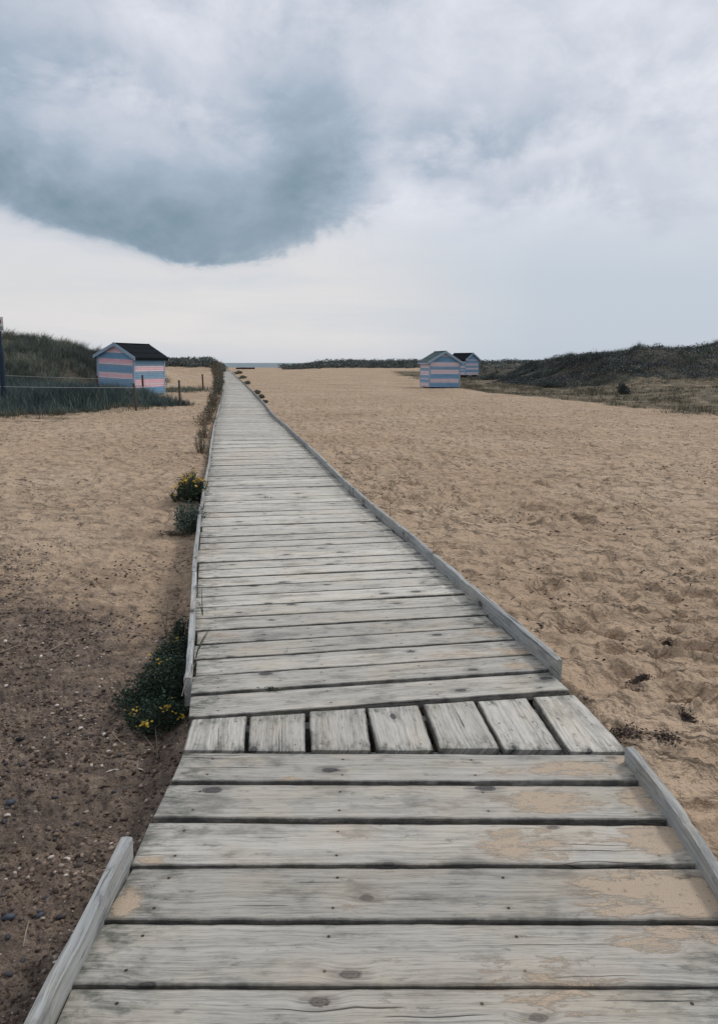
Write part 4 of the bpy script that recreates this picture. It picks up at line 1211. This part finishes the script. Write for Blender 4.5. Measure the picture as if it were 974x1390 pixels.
def left_ok(x, y): return (x < xl(y) - .03)
g = np.random.default_rng(301)
x, y = scatter(46000, -3.6, -.6, .9, 7.5, lambda x, y: (soilf(x, y) - .12) * (.35 + .65 * ss(-.3, .4, fbm(x / .7, y / .7, 190, 3))) * ss(7.5, 3, y) , 302, 1.5)
k = left_ok(x, y); x, y = x[k], y[k]
stones('pebbles', x, y, .002 + .013 * g.random(len(x)) ** 4.0, np.clip(g.random(len(x)) ** .9, 0, 1), M_pebble, 'mixed small pebbles and shell bits on the brown soil left of the deck', 'pebbles', 303)
x, y = scatter(42000, -3.6, -.6, .9, 7.0, lambda x, y: soilf(x, y) * ss(-.6, .4, fbm(x / .4, y / .4, 191, 3)), 304, 1.4)
k = left_ok(x, y); x, y = x[k], y[k]
stones('soil_crumbs', x, y, .003 + .012 * g.random(len(x)) ** 2.5, g.random(len(x)), M_clod, 'loose crumbs of brown soil left of the deck', 'soil', 305, .5)
# scattered grit and shell on the open sand, both sides
x, y = scatter(16000, -8, 9, 2.2, 18, lambda x, y: .5 * ss(-.2, .5, fbm(x / 1.4, y / 1.4, 192, 3)), 306, 1.3)
k = (left_ok(x, y) | (x > xr(y) + .03)); x, y = x[k], y[k]
tt = g.random(len(x)) ; tt = np.where(tt > .93, 1, tt * .9)
stones('grit', x, y, .0025 + .009 * g.random(len(x)) ** 3, tt, M_grit, 'dark grit and shell bits strewn over the open sand', 'grit', 307)
# shreds of dry weed
x, y = scatter(9000, -9, 12, 2.0, 26, lambda x, y: ss(.12, .6, fbm(x / 1.1, y / 1.1, 193, 3) + .1), 308, 1.2)
k = (left_ok(x, y) | (x > xr(y) + .05)); x, y = x[k], y[k]
X, Y = clumped(x, y, 309, .05, 4); k = (left_ok(X, Y) | (X > xr(Y) + .05)); X, Y = X[k], Y[k]
P = np.stack([X, Y, gz(X, Y) + .004], 1)
V, F, T = leaves(P, .018, 310, None, .93)
tag(make_mesh('weed_shreds', V, F, M_grit, attrs={'tint': ('FLOAT', T)}), 'shreds of dry dark weed scattered on the sand', 'debris', kind='stuff')

# patches of dark washed-up weed to the right of the deck
for k, (px, py, rx, ry, lab) in enumerate([(868,926,.055,.022,'dark patch of dry weed on the right sand, largest of the upper pair'),(852,938,.04,.015,'narrow dark weed patch just below the upper pair on the right sand'),
        (931,973,.032,.03,'dark weed patch in a footprint near the right edge'),(843,997,.11,.045,'broad crumbled dark weed beside the right kerb end'),(903,1006,.05,.045,'dark weed clump beyond the near right kerb'),
        (905,872,.03,.015,'small spiky weed scrap on the right sand')]):
    p = at(px, py, -.06); z = float(gz(p[0], p[1])[0])
    root = empty('dry_weed_patch', (p[0], p[1], z)); tag(root, lab, 'weed patch')
    gg = np.random.default_rng(1200 + k); n = int(90 + 3600 * rx)
    Xp = gg.normal(0, rx * .55, n); Yp = gg.normal(0, ry * .8, n)
    Zp = gz(Xp + p[0], Yp + p[1]) - z + .002 + gg.random(n) * .008
    V, F, T = leaves(np.stack([Xp, Yp, Zp], 1), .0085, 1300 + k, gg.random(n) * .85, .8)
    tag(make_mesh('shreds', V, F, M_grit, root, attrs={'tint': ('FLOAT', T)}), kind='stuff')

# twigs on the left ground
tw = [([(0,888),(60,860)], 'thin twig lying far left on the brown ground'),([(68,882),(85,872),(97,868)],'short pale twig left of the bush, upper of the pair'),([(35,868),(43,888)],'short curved stick near the left edge above the gravel'),
      ([(118,918),(138,919),(152,922)],'grey twig pointing at the big bush'),([(137,982),(160,992),(170,1002)],'forked straw at the foot of the bush'),([(158,976),(152,984),(165,1000)],'bent straw beside the forked straw'),
      ([(117,1167),(127,1167),(140,1174)],'small pale curved twig near the near left kerb'),([(38,1227),(33,1240),(30,1262)],'pale dry stem lying in the bottom left gravel'),
      ([(115,795),(100,800),(85,802)],'pale straw on the sand left of the boardwalk')]
for k, (pp, lab) in enumerate(tw):
    pts = []
    for (a, b) in pp:
        q = at(a, b, -.16); pts.append(np.array([q[0], q[1], float(gz(q[0], q[1])[0]) + .006]))
    root = empty('twig', tuple(pts[0])); tag(root, lab, 'twig')
    mb = MB(); mb.tube([q - pts[0] for q in pts], [.003] * (len(pts) - 1) + [.0012], 5); mb.build('stick', M_twig, root)

# larger single stones
ST = [(28,1001,.022,0,'round black stone on the brown soil left of the bush'),(14,1086,.022,1,'dark slaty stone at the left edge, below the round black one'),(38,1227,.0,0,None),
      (12,1232,.024,1,'blue-grey stone in the bottom left gravel'),(53,1221,.017,1,'smaller blue-grey stone right of the bottom left one'),(42,1172,.016,2,'smooth brown pebble in the gravel near the left kerb'),
      (90,1146,.014,3,'pinkish white pebble, left of the near left kerb tip'),(68,1147,.014,3,'pale pebble next to the pinkish white one'),(8,932,.017,3,'white shell piece on the gravel at the left edge'),
      (109,965,.013,3,'white pebble left of the bush'),(150,1155,.016,0,'dark blue stone close to the near left kerb tip'),(50,1048,.017,2,'tan stone in the gravel'),(635,775,.014,3,'white pebble on the right sand'),
      (793,953,.0,3,None),(794,950,.018,2,'brown-white shell beside the right end of the deck boards')]
SC = [(.02,.02,.025), (.07,.085,.11), (.22,.16,.12), (.62,.54,.47)]
SM = [mat_simple('stone_%s' % n, c, .6, .4, 60, .4) for n, c in zip(('black', 'slate', 'tan', 'white'), SC)]
for k, (px, py, r_, c, lab) in enumerate(ST):
    if not lab: continue
    q = at(px, py, -.17 if px < 400 else -.06); V0, F0 = TPL[k % 8]
    o = make_mesh('stone', V0 * r_, F0, SM[c], smooth=True); o.location = (q[0], q[1], float(gz(q[0], q[1])[0]) + r_ * .22); o.rotation_euler = (0, 0, k)
    tag(o, lab, 'stone')

# ------------------------------------------------------------------ sky
def world():
    w = bpy.data.worlds.new('World'); scene.world = w; w.use_nodes = True
    s = NT.__new__(NT); s.t = w.node_tree; s.n = s.t.nodes; s.l = s.t.links
    for x in list(s.n): s.n.remove(x)
    out = s.n.new('ShaderNodeOutputWorld'); bg = s.n.new('ShaderNodeBackground'); s.l.new(bg.outputs[0], out.inputs[0])
    sky = s.n.new('ShaderNodeTexSky'); sky.sky_type = 'NISHITA'; sky.sun_disc = False
    sky.sun_elevation = R(SUN_EL); sky.sun_rotation = R(SUN_AZ); sky.air_density = 1.2; sky.dust_density = 3
    D = s.n.new('ShaderNodeTexCoord').outputs['Generated']
    x, y, z = s.sep(D)
    az = s.math('ARCTAN2', x, y); el = s.math('ARCSINE', s.math('MAXIMUM', s.math('MINIMUM', z, 1.0), -1.0))
    def AE(px, py):
        d = ray(px, py); d = d / np.linalg.norm(d); return math.atan2(d[0], d[1]), math.asin(d[2])
    # drifting noise in cloud space
    Dn = s.vmath('MULTIPLY', D, (1, 1, 1.7))
    n_big = s.noise(Dn, 3.2, 7, .56, .15); n_mid = s.noise(s.vmath('ADD', Dn, (3.1, 1.7, .4)), 6.0, 9, .62, .35)
    n_soft = s.noise(s.vmath('ADD', Dn, (7.7, 4.2, 2.1)), 2.2, 4, .5)
    streak = s.noise(s.vmath('MULTIPLY', D, (3, 3, 26)), 1, 5, .55, .2)
    wob1 = s.math('MULTIPLY', s.math('SUBTRACT', n_mid, .5), .15); wob2 = s.math('MULTIPLY', s.math('SUBTRACT', n_big, .5), .16)
    wob = s.math('ADD', wob1, wob2)
    azw = s.math('ADD', az, s.math('MULTIPLY', s.math('SUBTRACT', s.noise(s.vmath('ADD', Dn, (9, 9, 9)), 6, 7, .6), .5), .22))
    elw = s.math('ADD', el, wob)
    def gauss(px, py, sx, sy, ang=0.0):
        a0, e0 = AE(px, py)
        da = s.math('SUBTRACT', azw, a0); de = s.math('SUBTRACT', elw, e0)
        c, q = math.cos(ang), math.sin(ang)
        u = s.math('DIVIDE', s.math('ADD', s.math('MULTIPLY', da, c), s.math('MULTIPLY', de, q)), sx)
        v = s.math('DIVIDE', s.math('SUBTRACT', s.math('MULTIPLY', de, c), s.math('MULTIPLY', da, q)), sy)
        r2 = s.math('ADD', s.math('MULTIPLY', u, u), s.math('MULTIPLY', v, v))
        return s.math('EXPONENT', s.math('MULTIPLY', r2, -1.0))
    def curve(f, pts, lo, hi):
        n = s.n.new('ShaderNodeFloatCurve'); m = n.mapping; m.extend = 'HORIZONTAL'
        s.l.new(s.math('DIVIDE', s.math('SUBTRACT', f, lo), hi - lo), n.inputs['Value'])
        cu = m.curves[0]
        P = [((a - lo) / (hi - lo), b) for a, b in pts]
        cu.points[0].location = P[0]; cu.points[1].location = P[-1]
        for q in P[1:-1]: cu.points.new(*q)
        m.update(); return n.outputs[0]
    # lower edge of the dark shower cloud as elevation over azimuth
    edge_px = [(-200,262),(0,300),(70,324),(150,346),(220,362),(300,378),(370,376),(420,356),(460,332),(510,308),(570,290),(700,262),(974,200)]
    pts = [AE(a, b) for a, b in edge_px]; lo, hi = pts[0][0], pts[-1][0]
    e_edge = curve(az, [(a, e) for a, e in pts], lo, hi)
    tdist = s.math('SUBTRACT', s.math('ADD', el, s.math('ADD', s.math('MULTIPLY', wob1, s.smooth(az, AE(120, 0)[0], AE(400, 0)[0], .30, 1.0)), s.math('MULTIPLY', wob2, .12))), e_edge)
    amt_px = [(-200,.84),(0,.86),(100,.88),(200,.92),(290,.98),(370,.92),(430,.74),(500,.50),(560,.26),(650,.14),(974,.05)]
    amt = curve(az, [(AE(a, 350)[0], v) for a, v in amt_px], AE(-200, 350)[0], AE(974, 350)[0])
    body = s.n.new('ShaderNodeFloatCurve')
    s.l.new(s.math('DIVIDE', s.math('ADD', tdist, .02), .42), body.inputs['Value'])
    cu = body.mapping.curves[0]; cu.points[0].location = (0, 0); cu.points[1].location = (1, 0.02)
    for q in [(.02, .0), (.05, .16), (.085, .62), (.12, .96), (.155, 1.0), (.22, .92), (.31, .64), (.42, .36), (.60, .27), (.8, .15)]: cu.points.new(*q)
    body.mapping.update()
    dark = s.math('MULTIPLY', body.outputs[0], amt)
    dark = s.math('MULTIPLY', dark, s.smooth(n_big, .30, .66, .80, 1.12))
    for (px, py, sx, sy, a, w_) in [(425,215,.060,.070,0,.32),(395,150,.05,.03,.5,.12),(440,110,.10,.03,0,.16),(330,235,.10,.03,.2,.10),(640,165,.15,.03,0,.30),(800,255,.16,.02,0,.14),(140,105,.18,.030,-.15,.26),(880,60,.22,.05,.1,.10),(720,250,.12,.03,0,.12),(20,110,.18,.05,-.2,.10)]:
        dark = s.math('ADD', dark, s.math('MULTIPLY', gauss(px, py, sx, sy, a), w_))
    for (px, py, sx, sy, a, w_) in [(270,130,.12,.06,-.1,-.22),(535,215,.07,.055,.2,-.26),(560,265,.1,.03,0,-.12),(110,165,.14,.03,-.25,-.08),(380,40,.25,.04,0,-.08),(800,170,.2,.05,0,-.08)]:
        dark = s.math('ADD', dark, s.math('MULTIPLY', gauss(px, py, sx, sy, a), w_))
    dark = s.math('ADD', dark, s.math('MULTIPLY', s.math('SUBTRACT', n_mid, .5), s.smooth(el, .05, .30, .15, 1.15)))
    dark = s.math('ADD', dark, s.math('MULTIPLY', s.math('SUBTRACT', n_big, .5), .20))
    n_fin = s.noise(s.vmath('ADD', s.vmath('MULTIPLY', D, (1, 1, 1.25)), (1.3, 6.1, 2.4)), 13.0, 8, .60, .5)
    ridg = s.math('ABSOLUTE', s.math('SUBTRACT', s.noise(s.vmath('ADD', Dn, (5.5, .7, 8.2)), 5.0, 7, .58, .6), .5))
    hi = s.smooth(el, .06, .26)
    dark = s.math('ADD', dark, s.math('MULTIPLY', s.math('MULTIPLY', s.math('SUBTRACT', n_fin, .5), hi), .38))
    dark = s.math('ADD', dark, s.math('MULTIPLY', s.math('SUBTRACT', .07, ridg), s.math('MULTIPLY', hi, .75)))
    dark = s.math('MAXIMUM', s.math('MINIMUM', dark, 1.15), -.25)
    c = s.ramp(s.math('DIVIDE', s.math('ADD', dark, .25), 1.4), [(0, srgb(234,236,243)), (.18, srgb(217,221,231)), (.36, srgb(197,204,217)), (.55, srgb(167,182,199)), (.78, srgb(138,157,173)), (.93, srgb(114,140,156)), (1, srgb(106,133,149))])
    # calmer veil towards the horizon, warm on the left, cool on the right
    hl = s.mix(s.smooth(az, AE(430, 480)[0], AE(760, 480)[0]), srgb(222,221,222), srgb(190,202,215))
    hl = s.mix(s.smooth(el, AE(400, 495)[1], AE(400, 455)[1]), s.mix(.45, hl, srgb(188,198,210)), hl)
    hl = s.mix(s.math('MULTIPLY', gauss(260, 430, .30, .05), .55), hl, srgb(236,231,228))
    hl = s.mix(s.smooth(streak, .42, .68, 0, .40), hl, srgb(196,206,217))
    up = s.smooth(s.math('ADD', el, s.math('MULTIPLY', wob, .25)), AE(400, 400)[1], AE(400, 250)[1])
    low = s.math('SUBTRACT', 1.0, up)
    low = s.math('MULTIPLY', low, s.math('SUBTRACT', 1.0, s.smooth(dark, .35, .8)))
    c = s.mix(s.math('MULTIPLY', low, .9), c, hl)
    skyc = s.mix(1.0, sky.outputs[0], (.10, .10, .10), 'MULTIPLY')
    c = s.mix(.95, skyc, c)
    # unseen sky behind the viewer, darkened so camera-facing slopes and gaps shade deeper
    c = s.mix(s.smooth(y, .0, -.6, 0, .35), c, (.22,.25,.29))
    # below the horizon
    c = s.mix(s.smooth(el, -.01, -.06), c, (.16,.14,.12))
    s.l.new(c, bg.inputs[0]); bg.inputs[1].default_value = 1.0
SUN_EL, SUN_AZ = 42, 50
world()
sl = bpy.data.lights.new('sun', 'SUN'); sl.energy = 1.5; sl.angle = R(10); sl.color = (1, .955, .90)
so = bpy.data.objects.new('sun', sl); COL.objects.link(so)
# light comes from azimuth SUN_AZ measured clockwise from +Y (front right)
az, el = R(SUN_AZ), R(SUN_EL)
from mathutils import Vector
dirv = Vector((math.sin(az) * math.cos(el), math.cos(az) * math.cos(el), math.sin(el)))
so.rotation_euler = dirv.to_track_quat('Z', 'Y').to_euler()

cam = bpy.data.cameras.new('camera'); co = bpy.data.objects.new('camera', cam); COL.objects.link(co)
co.location = (0, 0, CAMH); co.rotation_euler = (pi / 2 - PITCH, 0, 0)
cam.sensor_fit = 'VERTICAL'; cam.sensor_height = 24; cam.sensor_width = 24
cam.lens = F_PX / 1390 * 24; cam.shift_y = -45 / 1390
cam.clip_start = .05; cam.clip_end = 60000
scene.camera = co
scene.render.resolution_x, scene.render.resolution_y = 717, 1024
scene.view_settings.view_transform = 'Standard'; scene.view_settings.look = 'None'
scene.view_settings.gamma = 1; scene.view_settings.exposure = 0
